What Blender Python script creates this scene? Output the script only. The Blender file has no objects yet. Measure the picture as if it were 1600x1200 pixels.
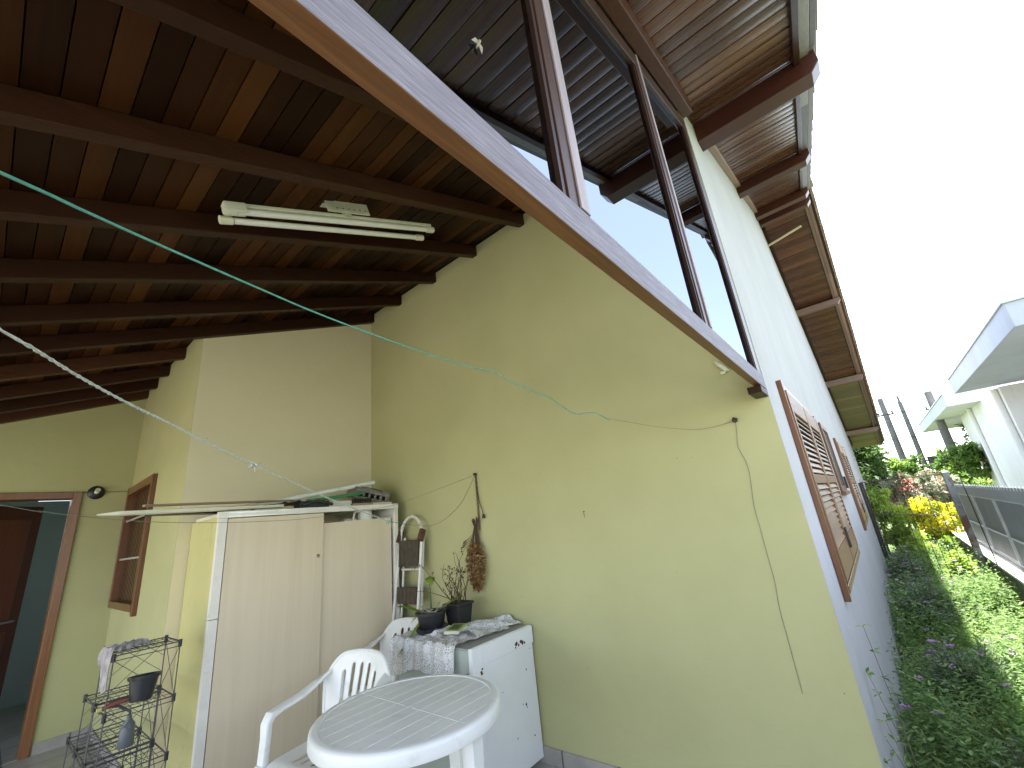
import bpy, bmesh, math, random
from mathutils import Vector, Matrix
random.seed(7)
S = bpy.context.scene
COL = S.collection
R = math.radians
# ------------------------------------------------------------------ camera
H = 1.3609
F = Vector((0.74324, 0.59349, 0.30848)); 
yaw, pit, rol = 0.6738, 0.3136, -0.1099
cy, sy, cp, sp = math.cos(yaw), math.sin(yaw), math.cos(pit), math.sin(pit)
F = Vector((cy*cp, sy*cp, sp)); rt = Vector((sy, -cy, 0)); up = rt.cross(F)
r_ = math.cos(rol)*rt + math.sin(rol)*up; u_ = -math.sin(rol)*rt + math.cos(rol)*up
cam = bpy.data.cameras.new('camera'); camo = bpy.data.objects.new('camera', cam); COL.objects.link(camo)
M = Matrix((r_, u_, -F)).transposed().to_4x4(); M.translation = (0, 0, H)
camo.matrix_world = M
cam.sensor_width = 36; cam.lens = 656.28*36/1600; cam.clip_start = 0.02; cam.clip_end = 3000
S.camera = camo
# ------------------------------------------------------------------ light
SUN_EL, SUN_AZ = R(74), R(-8)          # azimuth measured from +X towards +Y
w = bpy.data.worlds.new('World'); S.world = w; w.use_nodes = True
nt = w.node_tree; nt.nodes.clear()
sky = nt.nodes.new('ShaderNodeTexSky'); sky.sky_type = 'NISHITA'; sky.sun_disc = False
sky.sun_elevation = SUN_EL; sky.sun_rotation = R(90) - SUN_AZ
sky.air_density = 1.0; sky.dust_density = 0.3; sky.ozone_density = 1.0
bg = nt.nodes.new('ShaderNodeBackground'); bg.inputs[1].default_value = 0.15
wo = nt.nodes.new('ShaderNodeOutputWorld')
hz = nt.nodes.new('ShaderNodeHueSaturation'); hz.inputs['Saturation'].default_value = .55   # thin white haze over the blue
nt.links.new(sky.outputs[0], hz.inputs['Color']); nt.links.new(hz.outputs[0], bg.inputs[0]); nt.links.new(bg.outputs[0], wo.inputs[0])
sl = bpy.data.lights.new('sun', 'SUN'); sl.energy = 5.0; sl.angle = R(0.6); sl.color = (1, .96, .88)
so = bpy.data.objects.new('sun', sl); COL.objects.link(so)
sd = Vector((math.cos(SUN_EL)*math.cos(SUN_AZ), math.cos(SUN_EL)*math.sin(SUN_AZ), math.sin(SUN_EL)))
so.rotation_euler = sd.to_track_quat('Z', 'Y').to_euler(); so.location = (0, 0, 30)
S.view_settings.view_transform = 'Standard'; S.view_settings.look = 'None'
S.view_settings.exposure = 2.33; S.view_settings.gamma = 1
S.render.engine = 'CYCLES'
S.cycles.max_bounces = 10; S.cycles.diffuse_bounces = 6; S.cycles.transparent_max_bounces = 24

# ------------------------------------------------------------------ roof maths
Y0, Y1, Y3, X2, XA = 0.286, 3.772, 5.668, 0.845, 2.35
XR, XE, XS = 6.90, 15.72, -1.65
SU, SD = 0.3964, 0.3627
def zb(X):                                   # underside of the ceiling boards
    return H + 2.3436 + SU*(min(X, XR)-XA) - SD*max(0, X-XR)

# ------------------------------------------------------------------ mesh builder
class MB:
    def __init__(s): s.v = []; s.f = []; s.r = []; s.m = []; s.sm = []
    def add(s, vs, fs, rnd=0.0, mi=0, smooth=False):
        o = len(s.v); s.v += [tuple(v) for v in vs]
        for f in fs: s.f.append([i+o for i in f]); s.r.append(rnd); s.m.append(mi); s.sm.append(smooth)
    def box(s, x0, x1, y0, y1, z0, z1, **k):
        s.add([(x0,y0,z0),(x1,y0,z0),(x1,y1,z0),(x0,y1,z0),(x0,y0,z1),(x1,y0,z1),(x1,y1,z1),(x0,y1,z1)],
              [(0,3,2,1),(4,5,6,7),(0,1,5,4),(1,2,6,5),(2,3,7,6),(3,0,4,7)], **k)
    def bar(s, a, b, w, h, upv=(0,0,1), **k):      # box along a-b, w across, h along up
        a, b = Vector(a), Vector(b); d = (b-a).normalized(); u = Vector(upv)
        sd_ = d.cross(u)
        if sd_.length < 1e-4: sd_ = d.cross(Vector((1,0,0)))
        sd_.normalize(); uu = sd_.cross(d).normalized()
        vs = []
        for p in (a, b):
            for i, j in ((-1,-1),(1,-1),(1,1),(-1,1)): vs.append(p + sd_*w/2*i + uu*h/2*j)
        s.add(vs, [(3,2,1,0),(4,5,6,7),(0,1,5,4),(1,2,6,5),(2,3,7,6),(3,0,4,7)], **k)
    def prism(s, poly, ax, a, b, **k):             # poly in the other two axes
        n = len(poly)
        def P(q, t):
            return (t,q[0],q[1]) if ax == 0 else ((q[0],t,q[1]) if ax == 1 else (q[0],q[1],t))
        vs = [P(q,a) for q in poly]+[P(q,b) for q in poly]
        fs = [tuple(range(n))[::-1], tuple(range(n,2*n))]+[(i,(i+1)%n,n+(i+1)%n,n+i) for i in range(n)]
        s.add(vs, fs, **k)
    def tube(s, pts, rad, n=8, cap=True, **k):
        pts = [Vector(p) for p in pts]; m = len(pts)
        rad = rad if isinstance(rad, (list, tuple)) else [rad]*m
        prev = None; vs = []
        for i, p in enumerate(pts):
            d = (pts[min(i+1,m-1)]-pts[max(i-1,0)]).normalized()
            if prev is None:
                a = d.cross(Vector((0,0,1)));
                if a.length < 1e-3: a = d.cross(Vector((1,0,0)))
            else: a = prev - d*prev.dot(d)
            a.normalize(); prev = a; b = d.cross(a)
            for j in range(n):
                t = 2*math.pi*j/n; vs.append(p + (a*math.cos(t)+b*math.sin(t))*rad[i])
        fs = [(i*n+j, i*n+(j+1)%n, (i+1)*n+(j+1)%n, (i+1)*n+j) for i in range(m-1) for j in range(n)]
        if cap: fs += [tuple(range(n))[::-1], tuple(range((m-1)*n, m*n))]
        k.setdefault('smooth', n > 4)
        s.add(vs, fs, **k)
    def lathe(s, prof, c, n=28, **k):              # prof: (r,z)
        vs = []
        for r, z in prof:
            for j in range(n): t = 2*math.pi*j/n; vs.append((c[0]+r*math.cos(t), c[1]+r*math.sin(t), c[2]+z))
        fs = [(i*n+j, i*n+(j+1)%n, (i+1)*n+(j+1)%n, (i+1)*n+j) for i in range(len(prof)-1) for j in range(n)]
        k.setdefault('smooth', True)
        s.add(vs, fs, **k)
    def sweep(s, pts, w, h, side, **k):            # rectangular section swept; side = width axis (const or list)
        pts = [Vector(p) for p in pts]; m = len(pts); vs = []
        W = w if isinstance(w, list) else [w]*m; Hh = h if isinstance(h, list) else [h]*m
        for i, p in enumerate(pts):
            d = (pts[min(i+1,m-1)]-pts[max(i-1,0)]).normalized()
            sd_ = Vector(side[i]) if isinstance(side, list) else Vector(side)
            sd_ = (sd_ - d*sd_.dot(d)).normalized(); uu = sd_.cross(d)
            for a, b in ((-1,-.6),(-.8,-1),(.8,-1),(1,-.6),(1,.6),(.8,1),(-.8,1),(-1,.6)): vs.append(p+sd_*W[i]/2*a+uu*Hh[i]/2*b)
        n = 8
        fs = [(i*n+j, i*n+(j+1)%n, (i+1)*n+(j+1)%n, (i+1)*n+j) for i in range(m-1) for j in range(n)]
        fs += [tuple(range(n))[::-1], tuple(range((m-1)*n, m*n))]
        k.setdefault('smooth', True)
        s.add(vs, fs, **k)
    def leaf(s, p, d, nrm, L, W, rnd=0., fold=.15):
        d = d.normalized(); sd_ = d.cross(nrm)
        if sd_.length < 1e-4: return
        sd_.normalize(); up_ = sd_.cross(d)
        q = p+d*L
        mpt = p+d*L*.5
        s.add([p, mpt+sd_*W/2+up_*W*fold, q, mpt-sd_*W/2+up_*W*fold], [(0,1,2,3)], rnd=rnd)
    def build(s, name, mat, parent=None, bevel=0, loc=None, origin=None):
        me = bpy.data.meshes.new(name)
        o = Vector(origin) if origin else Vector((0,0,0))
        me.from_pydata([tuple(Vector(v)-o) for v in s.v] if origin else s.v, [], s.f)
        for m in (mat if isinstance(mat, (list, tuple)) else [mat]): me.materials.append(m)
        me.polygons.foreach_set('material_index', s.m); me.polygons.foreach_set('use_smooth', s.sm)
        at = me.attributes.new('rnd', 'FLOAT', 'FACE'); at.data.foreach_set('value', s.r)
        me.update()
        if any(s.sm): me.set_sharp_from_angle(angle=R(42))
        ob = bpy.data.objects.new(name, me); COL.objects.link(ob)
        if origin: ob.location = o
        if parent: ob.parent = parent
        if loc: ob.location = loc
        if bevel:
            b = ob.modifiers.new('bevel', 'BEVEL'); b.width = bevel; b.segments = 2; b.limit_method = 'ANGLE'; b.harden_normals = False
        return ob
def tag(o, label=None, cat=None, group=None, kind=None):
    if label: o['label'] = label
    if cat: o['category'] = cat
    if group: o['group'] = group
    if kind: o['kind'] = kind
    return o
def empty(name, loc, label, cat, group=None, rz=0):
    o = bpy.data.objects.new(name, None); COL.objects.link(o); o.location = loc; o.rotation_euler = (0,0,rz); o.empty_display_size = .1
    return tag(o, label, cat, group)
def copy_tree(o, parent=None):
    c = o.copy(); COL.objects.link(c); c.parent = parent
    for ch in list(o.children): copy_tree(ch, c)
    return c

# ------------------------------------------------------------------ materials
def mat(name, build):
    m = bpy.data.materials.new(name); m.use_nodes = True; t = m.node_tree
    b = t.nodes['Principled BSDF']
    build(t, b, lambda ty, **k: _n(t, ty, **k), lambda a, c: t.links.new(a, c))
    return m
def _n(t, ty, **k):
    n = t.nodes.new('ShaderNode'+ty)
    for a, v in k.items():
        if a.startswith('i_'):
            key = a[2:].replace('_', ' ')
            n.inputs[key].default_value = v
        else: setattr(n, a, v)
    return n
def ramp(N, stops):
    r = N('ValToRGB'); e = r.color_ramp.elements
    while len(e) > len(stops): e.remove(e[-1])
    while len(e) < len(stops): e.new(.5)
    for i, (p, c) in enumerate(stops): e[i].position = p; e[i].color = (*c, 1)
    return r
def plain(name, c, rough=.5, metal=0, noise=0.12, scale=12, bump=0, bscale=200, spec=.5, coat=0, dirt=None):
    def f(t, b, N, L):
        tc = N('TexCoord'); no = N('TexNoise', i_Scale=scale, i_Detail=6.0, i_Roughness=.6); L(tc.outputs['Object'], no.inputs['Vector'])
        r = ramp(N, [(.3, tuple(x*(1-noise) for x in c)), (.7, tuple(min(1, x*(1+noise)) for x in c))]); L(no.outputs[0], r.inputs[0])
        out = r.outputs[0]
        if dirt:
            n2 = N('TexNoise', i_Scale=dirt[1], i_Detail=8.0, i_Roughness=.7); L(tc.outputs['Object'], n2.inputs['Vector'])
            r2 = ramp(N, [(dirt[2], (0,0,0)), (dirt[3], (1,1,1))]); L(n2.outputs[0], r2.inputs[0])
            mx = N('Mix', data_type='RGBA'); L(r2.outputs[0], mx.inputs[0]); L(out, mx.inputs[6]); mx.inputs[7].default_value = (*dirt[0], 1); out = mx.outputs[2]
        L(out, b.inputs['Base Color']); b.inputs['Roughness'].default_value = rough; b.inputs['Metallic'].default_value = metal
        b.inputs['Specular IOR Level'].default_value = spec; b.inputs['Coat Weight'].default_value = coat
        if bump:
            n3 = N('TexNoise', i_Scale=bscale, i_Detail=3.0); L(tc.outputs['Object'], n3.inputs['Vector'])
            bp = N('Bump', i_Strength=bump, i_Distance=.002); L(n3.outputs[0], bp.inputs['Height']); L(bp.outputs[0], b.inputs['Normal'])
    return mat(name, f)
def plaster(name, c, c2, rough=.95, stain=None, spec=.04):
    def f(t, b, N, L):
        tc = N('TexCoord')
        no = N('TexNoise', i_Scale=1.3, i_Detail=7.0, i_Roughness=.62); L(tc.outputs['Object'], no.inputs['Vector'])
        r = ramp(N, [(.35, c), (.7, c2)]); L(no.outputs[0], r.inputs[0]); out = r.outputs[0]
        # fine speckle + scuffs
        n2 = N('TexNoise', i_Scale=26.0, i_Detail=8.0, i_Roughness=.7); L(tc.outputs['Object'], n2.inputs['Vector'])
        r2 = ramp(N, [(.66, (0,0,0)), (.80, (.35,.35,.35))]); L(n2.outputs[0], r2.inputs[0])
        mx = N('Mix', data_type='RGBA'); L(r2.outputs[0], mx.inputs[0]); L(out, mx.inputs[6]); mx.inputs[7].default_value = (*(x*.62 for x in c), 1); out = mx.outputs[2]
        if stain:   # vertical weather streaks / grime with a shape of their own
            mp = N('Mapping'); mp.inputs['Scale'].default_value = (6, 6, .7); L(tc.outputs['Object'], mp.inputs[0])
            n4 = N('TexNoise', i_Scale=1.6, i_Detail=6.0, i_Roughness=.65); L(mp.outputs[0], n4.inputs['Vector'])
            r4 = ramp(N, [(.52, (0,0,0)), (.78, (.55,.55,.55))]); L(n4.outputs[0], r4.inputs[0])
            m4 = N('Mix', data_type='RGBA'); L(r4.outputs[0], m4.inputs[0]); L(out, m4.inputs[6]); m4.inputs[7].default_value = (*stain, 1); out = m4.outputs[2]
        L(out, b.inputs['Base Color']); b.inputs['Roughness'].default_value = rough; b.inputs['Specular IOR Level'].default_value = spec
        n3 = N('TexNoise', i_Scale=240.0, i_Detail=4.0); L(tc.outputs['Object'], n3.inputs['Vector'])
        n5 = N('TexNoise', i_Scale=9.0, i_Detail=5.0); L(tc.outputs['Object'], n5.inputs['Vector'])
        b1 = N('Bump', i_Strength=.35, i_Distance=.0016); L(n3.outputs[0], b1.inputs['Height'])
        b2 = N('Bump', i_Strength=.4, i_Distance=.008); L(n5.outputs[0], b2.inputs['Height']); L(b1.outputs[0], b2.inputs['Normal']); L(b2.outputs[0], b.inputs['Normal'])
    return mat(name, f)
def wood(name, stops, axis='Y', rough=.35, coat=0., grain=1., board=True, scale=1., bump=.3, gmix=.55, spec=.5):
    """stops: ramp over the per-board random value; grain runs along axis"""
    def f(t, b, N, L):
        tc = N('TexCoord'); at = N('Attribute', attribute_name='rnd')
        mp = N('Mapping'); s = {'X': (1.2, 28, 28), 'Y': (28, 1.2, 28), 'Z': (28, 28, 1.2)}[axis]
        mp.inputs['Scale'].default_value = tuple(x*scale for x in s)
        off = N('CombineXYZ'); mu = N('Math', operation='MULTIPLY'); mu.inputs[1].default_value = 37.; L(at.outputs['Fac'], mu.inputs[0])
        L(mu.outputs[0], off.inputs[0]); L(mu.outputs[0], off.inputs[1]); L(mu.outputs[0], off.inputs[2]); L(off.outputs[0], mp.inputs['Location'])
        L(tc.outputs['Object'], mp.inputs[0])
        no = N('TexNoise', i_Scale=2.2, i_Detail=8.0, i_Roughness=.65, i_Distortion=.6); L(mp.outputs[0], no.inputs['Vector'])
        r = ramp(N, stops)
        ad = N('Math', operation='MULTIPLY_ADD'); L(no.outputs[0], ad.inputs[0]); ad.inputs[1].default_value = gmix*grain; 
        sb = N('Math', operation='SUBTRACT'); L(at.outputs['Fac'], sb.inputs[0]); sb.inputs[1].default_value = gmix*grain*.5; L(sb.outputs[0], ad.inputs[2])
        L(ad.outputs[0], r.inputs[0]); L(r.outputs[0], b.inputs['Base Color'])
        rr = ramp(N, [(.3, (rough*.92,)*3), (.7, (min(1, rough*1.1),)*3)]); L(no.outputs[0], rr.inputs[0]); L(rr.outputs[0], b.inputs['Roughness'])
        b.inputs['Coat Weight'].default_value = coat; b.inputs['Coat Roughness'].default_value = .25; b.inputs['Specular IOR Level'].default_value = spec
        bp = N('Bump', i_Strength=bump, i_Distance=.003); L(no.outputs[0], bp.inputs['Height']); L(bp.outputs[0], b.inputs['Normal'])
    return mat(name, f)
def leafmat(name, stops, trans=.35, rough=.5):
    def f(t, b, N, L):
        at = N('Attribute', attribute_name='rnd'); r = ramp(N, stops); L(at.outputs['Fac'], r.inputs[0])
        L(r.outputs[0], b.inputs['Base Color']); b.inputs['Roughness'].default_value = rough
        tr = N('BsdfTranslucent'); hs = N('HueSaturation'); hs.inputs['Value'].default_value = 1.6; hs.inputs['Hue'].default_value = .5; L(r.outputs[0], hs.inputs['Color']); L(hs.outputs[0], tr.inputs[0])
        mx = N('MixShader'); mx.inputs[0].default_value = trans; L(b.outputs[0], mx.inputs[1]); L(tr.outputs[0], mx.inputs[2])
        L(mx.outputs[0], t.nodes['Material Output'].inputs[0])
    return mat(name, f)

YEL = plaster('yellow_green_plaster', (.445,.435,.230), (.495,.482,.262))
CRM = plaster('cream_plaster', (.74,.66,.455), (.78,.70,.495))
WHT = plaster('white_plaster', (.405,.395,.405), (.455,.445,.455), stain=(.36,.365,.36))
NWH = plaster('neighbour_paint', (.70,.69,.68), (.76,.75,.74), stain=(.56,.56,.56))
NGR = plaster('neighbour_shade_tinted_paint', (.46,.48,.54), (.52,.54,.60), stain=(.40,.42,.47))  # bluish cast of the shaded faces put into the colour
BLU = plaster('room_paint', (.46,.53,.55), (.50,.57,.59))
WCEIL = wood('ceiling_wood', [(0,(.009,.003,.0015)),(.3,(.020,.0065,.0025)),(.6,(.046,.015,.0045)),(.85,(.095,.034,.009)),(1,(.13,.052,.015))], 'Y', rough=.42, coat=.0, gmix=.30, bump=.08, spec=.10)
WSOF = wood('soffit_wood', [(0,(.034,.013,.008)),(.35,(.065,.026,.015)),(.65,(.105,.043,.024)),(1,(.18,.078,.042))], 'Y', rough=.27, coat=.0, bump=.05, gmix=.30, spec=.35)
WSOF2 = wood('weathered_soffit_wood', [(0,(.07,.05,.018)),(.35,(.10,.075,.028)),(.65,(.13,.10,.036)),(1,(.18,.14,.055))], 'Y', rough=.45, coat=.0)
WBEAM = wood('rafter_wood', [(0,(.016,.0065,.0035)),(.5,(.044,.0165,.008)),(1,(.11,.042,.02))], 'X', rough=.42, spec=.15)
WBEAMY = wood('purlin_wood', [(0,(.02,.007,.005)),(.5,(.07,.022,.014)),(1,(.16,.055,.03))], 'Y', rough=.35, coat=.15)
WPALE = wood('sunworn_purlin_wood', [(0,(.07,.04,.03)),(.5,(.17,.10,.075)),(1,(.30,.19,.15))], 'Y', rough=.55)
WSILL = wood('sill_wood', [(0,(.05,.018,.005)),(.5,(.165,.068,.018)),(1,(.32,.15,.045))], 'X', rough=.45, gmix=.9, bump=.5, scale=1.8)
WFRAME = wood('frame_wood', [(0,(.012,.006,.004)),(.5,(.036,.017,.011)),(1,(.10,.05,.032))], 'Z', rough=.35, spec=.35)
WFACE = wood('skylit_silver_wood', [(0,(.10,.075,.075)),(.5,(.26,.21,.22)),(1,(.45,.40,.43))], 'Z', rough=.5, gmix=.8)  # pale tone of the sky-lit outer faces put into the colour
WLIL = wood('skylit_weathered_wood', [(0,(.06,.045,.055)),(.5,(.175,.155,.185)),(1,(.34,.32,.37))], 'X', rough=.6, gmix=1.5, bump=.8, scale=3.2)  # weathered grain, with lilac sky light put into the colour
WGREY = wood('grey_fascia_wood', [(0,(.07,.06,.055)),(.5,(.16,.14,.135)),(1,(.29,.265,.255))], 'X', rough=.6, gmix=.8)
WSHUT = wood('shutter_wood', [(0,(.07,.03,.012)),(.5,(.165,.078,.032)),(1,(.30,.16,.075))], 'Z', rough=.35, gmix=.7)
WJAMB = wood('jamb_wood', [(0,(.05,.018,.007)),(.5,(.15,.055,.018)),(1,(.28,.12,.045))], 'Z', rough=.32, gmix=.8, coat=.2)
WDOOR = wood('door_wood', [(0,(.03,.01,.006)),(.5,(.075,.022,.012)),(1,(.16,.05,.025))], 'Z', rough=.3, coat=.2)
WLAM = wood('laminate', [(0,(.56,.44,.29)),(.4,(.70,.585,.42)),(.7,(.76,.65,.48)),(1,(.81,.72,.56))], 'Z', rough=.45, gmix=.8, bump=.03, scale=.28)
WRAW = wood('raw_wood', [(0,(.16,.10,.06)),(.5,(.30,.20,.12)),(1,(.45,.32,.2))], 'X', rough=.6)
WPINE = wood('pine', [(0,(.45,.36,.25)),(1,(.62,.52,.38))], 'Y', rough=.6)
TILE = plain('clay_roof_tile', (.30,.20,.15), .8, noise=.35, scale=9, bump=.4, dirt=((.16,.15,.13), 5, .45, .65))
PLAST = plain('white_plastic', (.84,.84,.81), .32, noise=.04, scale=5, bump=.05, dirt=((.55,.56,.53), 9, .56, .8))
PLASTY = plain('cream_plastic', (.70,.69,.54), .4, noise=.1, scale=8)
ENAM = plain('white_enamel', (.83,.84,.85), .3, noise=.04, scale=3, coat=.3)
ENAMG = plain('grey_green_enamel', (.42,.47,.42), .4, noise=.08, scale=4)
GREYTOP = plain('grey_metal_top', (.33,.33,.32), .4, noise=.1)
RUST = plain('rust', (.10,.05,.03), .9, noise=.5, scale=40)
TUBEW = plain('unlit_tube_glass', (.80,.78,.72), .15, noise=.03)
METW = plain('painted_steel', (.72,.70,.64), .35, noise=.05, dirt=((.20,.10,.06), 22, .60, .68))
METD = plain('dark_wire', (.10,.095,.10), .5, metal=.3, noise=.3, scale=30)
METB = plain('black_iron', (.035,.032,.03), .6, metal=.3, noise=.4, scale=20)
METG = plain('grey_post_paint', (.20,.21,.22), .55, noise=.15, scale=8, dirt=((.12,.06,.035), 5, .50, .58))
SHEET = plain('grey_shade_cloth', (.20,.215,.24), .55, noise=.12, scale=4, bump=.3)
SHEETL = plain('light_shade_band', (.30,.33,.36), .5, noise=.1, scale=4)
RAILM = plain('pale_rail', (.52,.54,.56), .4, noise=.08)
BLACKP = plain('black_plastic', (.022,.023,.026), .38, noise=.2, scale=14)
TREAD = plain('brown_rubber', (.075,.058,.040), .7, noise=.3, scale=25, bump=.4)
TREADR = plain('rusty_tread', (.13,.05,.03), .7, noise=.35, scale=18)
SOIL = plain('potting_soil', (.035,.025,.018), 1, noise=.5, scale=60, bump=1)
STEM = plain('dry_twig', (.085,.05,.03), .8, noise=.4, scale=60)
STRAW = leafmat('dried_flowers', [(0,(.12,.06,.025)),(.5,(.26,.14,.05)),(1,(.40,.25,.10))], .15, .8)
ORCH = leafmat('orchid_leaf', [(0,(.06,.13,.02)),(.5,(.14,.26,.03)),(1,(.36,.36,.07))], .3, .35)
CORDG = plain('green_cord', (.12,.38,.30), .5, noise=.25, scale=80)
CORDW = plain('twisted_line', (.52,.55,.50), .5, noise=.35, scale=160)
WIREM = plain('thin_wire', (.16,.17,.14), .5, noise=.3, scale=60)
ROPEB = plain('brown_twine', (.20,.14,.08), .9, noise=.4, scale=90)
CLOTHG = plain('grey_rag_cloth', (.36,.33,.33), .95, noise=.35, scale=22, bump=.8, bscale=60)
CARD = plain('pale_card', (.60,.58,.52), .7, noise=.1)
DARKM = plain('dark_clutter', (.03,.03,.03), .6, noise=.5)
GREENP = plain('green_plastic', (.03,.22,.07), .4)
REDP = plain('red_plastic', (.40,.03,.03), .4)
GRBOX = plain('grey_brown_plastic', (.20,.185,.16), .6, noise=.25, scale=20)
CONC = plain('pole_concrete', (.13,.125,.12), .9, noise=.25, scale=6)
LEDG = plain('ledge_concrete', (.42,.42,.41), .8, noise=.15, scale=5, bump=.4)
MOSS = plain('mossy_black_concrete', (.06,.06,.05), .95, noise=.6, scale=14, bump=1, dirt=((.30,.30,.27), 11, .56, .66))
SOILG = plain('garden_earth', (.10,.085,.055), 1, noise=.4, scale=5, bump=1)
GRASSG = plain('lawn_far', (.10,.15,.045), 1, noise=.35, scale=1.5, bump=1)
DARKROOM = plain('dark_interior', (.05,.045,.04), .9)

def tile_mat():
    def f(t, b, N, L):
        tc = N('TexCoord'); br = N('TexBrick', offset=0.0, squash=1.0)
        br.inputs['Color1'].default_value = (.46,.43,.39,1); br.inputs['Color2'].default_value = (.50,.47,.43,1); br.inputs['Mortar'].default_value = (.17,.16,.15,1)
        br.inputs['Scale'].default_value = 1; br.inputs['Mortar Size'].default_value = .006; br.inputs['Brick Width'].default_value = .36; br.inputs['Row Height'].default_value = .36
        L(tc.outputs['Object'], br.inputs['Vector'])
        no = N('TexNoise', i_Scale=7., i_Detail=6.); L(tc.outputs['Object'], no.inputs['Vector'])
        mx = N('Mix', data_type='RGBA', blend_type='MULTIPLY'); mx.inputs[0].default_value = .5; L(br.outputs[0], mx.inputs[6]); L(no.outputs[0], mx.inputs[7])
        L(mx.outputs[2], b.inputs['Base Color']); b.inputs['Roughness'].default_value = .35
        bp = N('Bump', i_Strength=.5, i_Distance=.003, invert=True); L(br.outputs['Fac'], bp.inputs['Height']); L(bp.outputs[0], b.inputs['Normal'])
    return mat('floor_tiles', f)
FTILE = tile_mat()
def glass_mat():
    m = bpy.data.materials.new('window_glass'); gi = bpy.data.materials.new('glass_body'); gi.use_nodes = True; gi.node_tree.nodes.clear(); q = gi.node_tree.nodes.new('ShaderNodeBsdfTransparent'); q.inputs[0].default_value = (.86,.88,.88,1); qo = gi.node_tree.nodes.new('ShaderNodeOutputMaterial'); gi.node_tree.links.new(q.outputs[0], qo.inputs[0]); m.use_nodes = True; t = m.node_tree; t.nodes.clear()
    fr = t.nodes.new('ShaderNodeFresnel'); fr.inputs[0].default_value = 1.55
    tr = t.nodes.new('ShaderNodeBsdfTransparent'); tr.inputs[0].default_value = (.80,.82,.82,1)
    gl = t.nodes.new('ShaderNodeBsdfGlossy'); gl.inputs['Roughness'].default_value = .004; gl.inputs[0].default_value = (.27,.30,.35,1)
    mx = t.nodes.new('ShaderNodeMixShader'); o = t.nodes.new('ShaderNodeOutputMaterial')
    t.links.new(fr.outputs[0], mx.inputs[0]); t.links.new(tr.outputs[0], mx.inputs[1]); t.links.new(gl.outputs[0], mx.inputs[2]); t.links.new(mx.outputs[0], o.inputs[0])
    return m, gi
GLASS, GLASSB = glass_mat()
def lace_mat():
    def f(t, b, N, L):
        tc = N('TexCoord'); vo = N('TexVoronoi', feature='DISTANCE_TO_EDGE', i_Scale=90.); L(tc.outputs['Object'], vo.inputs['Vector'])
        v2 = N('TexVoronoi', feature='F1', i_Scale=16.); L(tc.outputs['Object'], v2.inputs['Vector'])
        r = ramp(N, [(.08, (1,1,1)), (.26, (.42,.42,.42))]); L(vo.outputs['Distance'], r.inputs[0])
        r2 = ramp(N, [(.36, (.97,.97,.97)), (.44, (0,0,0))]); L(v2.outputs['Distance'], r2.inputs[0])
        mx = N('Mix', data_type='RGBA', blend_type='LIGHTEN'); mx.inputs[0].default_value = .9; L(r.outputs[0], mx.inputs[6]); L(r2.outputs[0], mx.inputs[7])
        L(mx.outputs[2], b.inputs['Alpha']); b.inputs['Base Color'].default_value = (.72,.71,.70,1); b.inputs['Roughness'].default_value = .8
    return mat('lace', f)
LACE = lace_mat()

# ------------------------------------------------------------------ ground
g = MB(); NG = 60
def zg(x, y=0): return -.10 - .03*max(0, min(x, 11)) if x > 1 else (-.10 if x > 0 else -.10)
xs = [-60, -20, -8, -4, -1.9] + [i*.5 for i in range(-2, 30)] + [18, 25, 40, 80, 200, 600]
ys = [-300, -80, -30, -12, -6, -3, -1.06, -.78, -.5, -.2, .1, .3, 8, 30, 120, 300]
for x in xs:
    for y in ys: g.v.append((x, y, zg(x)-(.0)))
for i in range(len(xs)-1):
    for j in range(len(ys)-1):
        a = i*len(ys)+j; g.f.append([a, a+len(ys), a+len(ys)+1, a+1]); g.r.append(0); g.m.append(0 if xs[i] > -2 and xs[i] < 9 and ys[j] > -1.1 and ys[j] < .3 else 1); g.sm.append(False)
tag(g.build('ground', [SOILG, GRASSG]), kind='structure')
g = MB(); g.add([(-26,-14,-.085),(-2.6,-14,-.085),(-2.6,16,-.085),(-26,16,-.085)],[(0,1,2,3)]); g.add([(-2.6,-14,-.086),(1.0,-14,-.086),(1.0,.10,-.086),(-2.6,.10,-.086)],[(0,1,2,3)])
g.m[1] = 1; g.add([(1.0,-40,-.30),(60,-40,-.40),(60,-1.05,-.40),(1.0,-1.05,-.30)],[(0,1,2,3)],mi=1)
tag(g.build('bounce_paving', [ plain('pale_bounce_paving', (.34,.31,.25), .9, noise=.15, scale=3), plain('grey_bounce_paving', (.14,.14,.13), .9, noise=.2, scale=2)]), kind='structure')  # paving added to bounce sunlight into the patio, tones set for it
g = MB(); g.box(-1.9, 2.6, .12, 5.66, -.12, 0); g.box(-2.6, -1.9, .12, 5.66, -.12, 0)
tag(g.build('patio_floor', FTILE), kind='structure')

# ------------------------------------------------------------------ house
house = empty('house', (2.35, 2.0, 0), 'single storey house with yellow-green patio walls, dark timber roof and louvred shutters', 'house')
house.location = (0,0,0)
def part(mb, name, m, bevel=0, par=None, label=None):
    o = mb.build(name, m, par or house, bevel)
    if label: o['label'] = label
    return o
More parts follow.
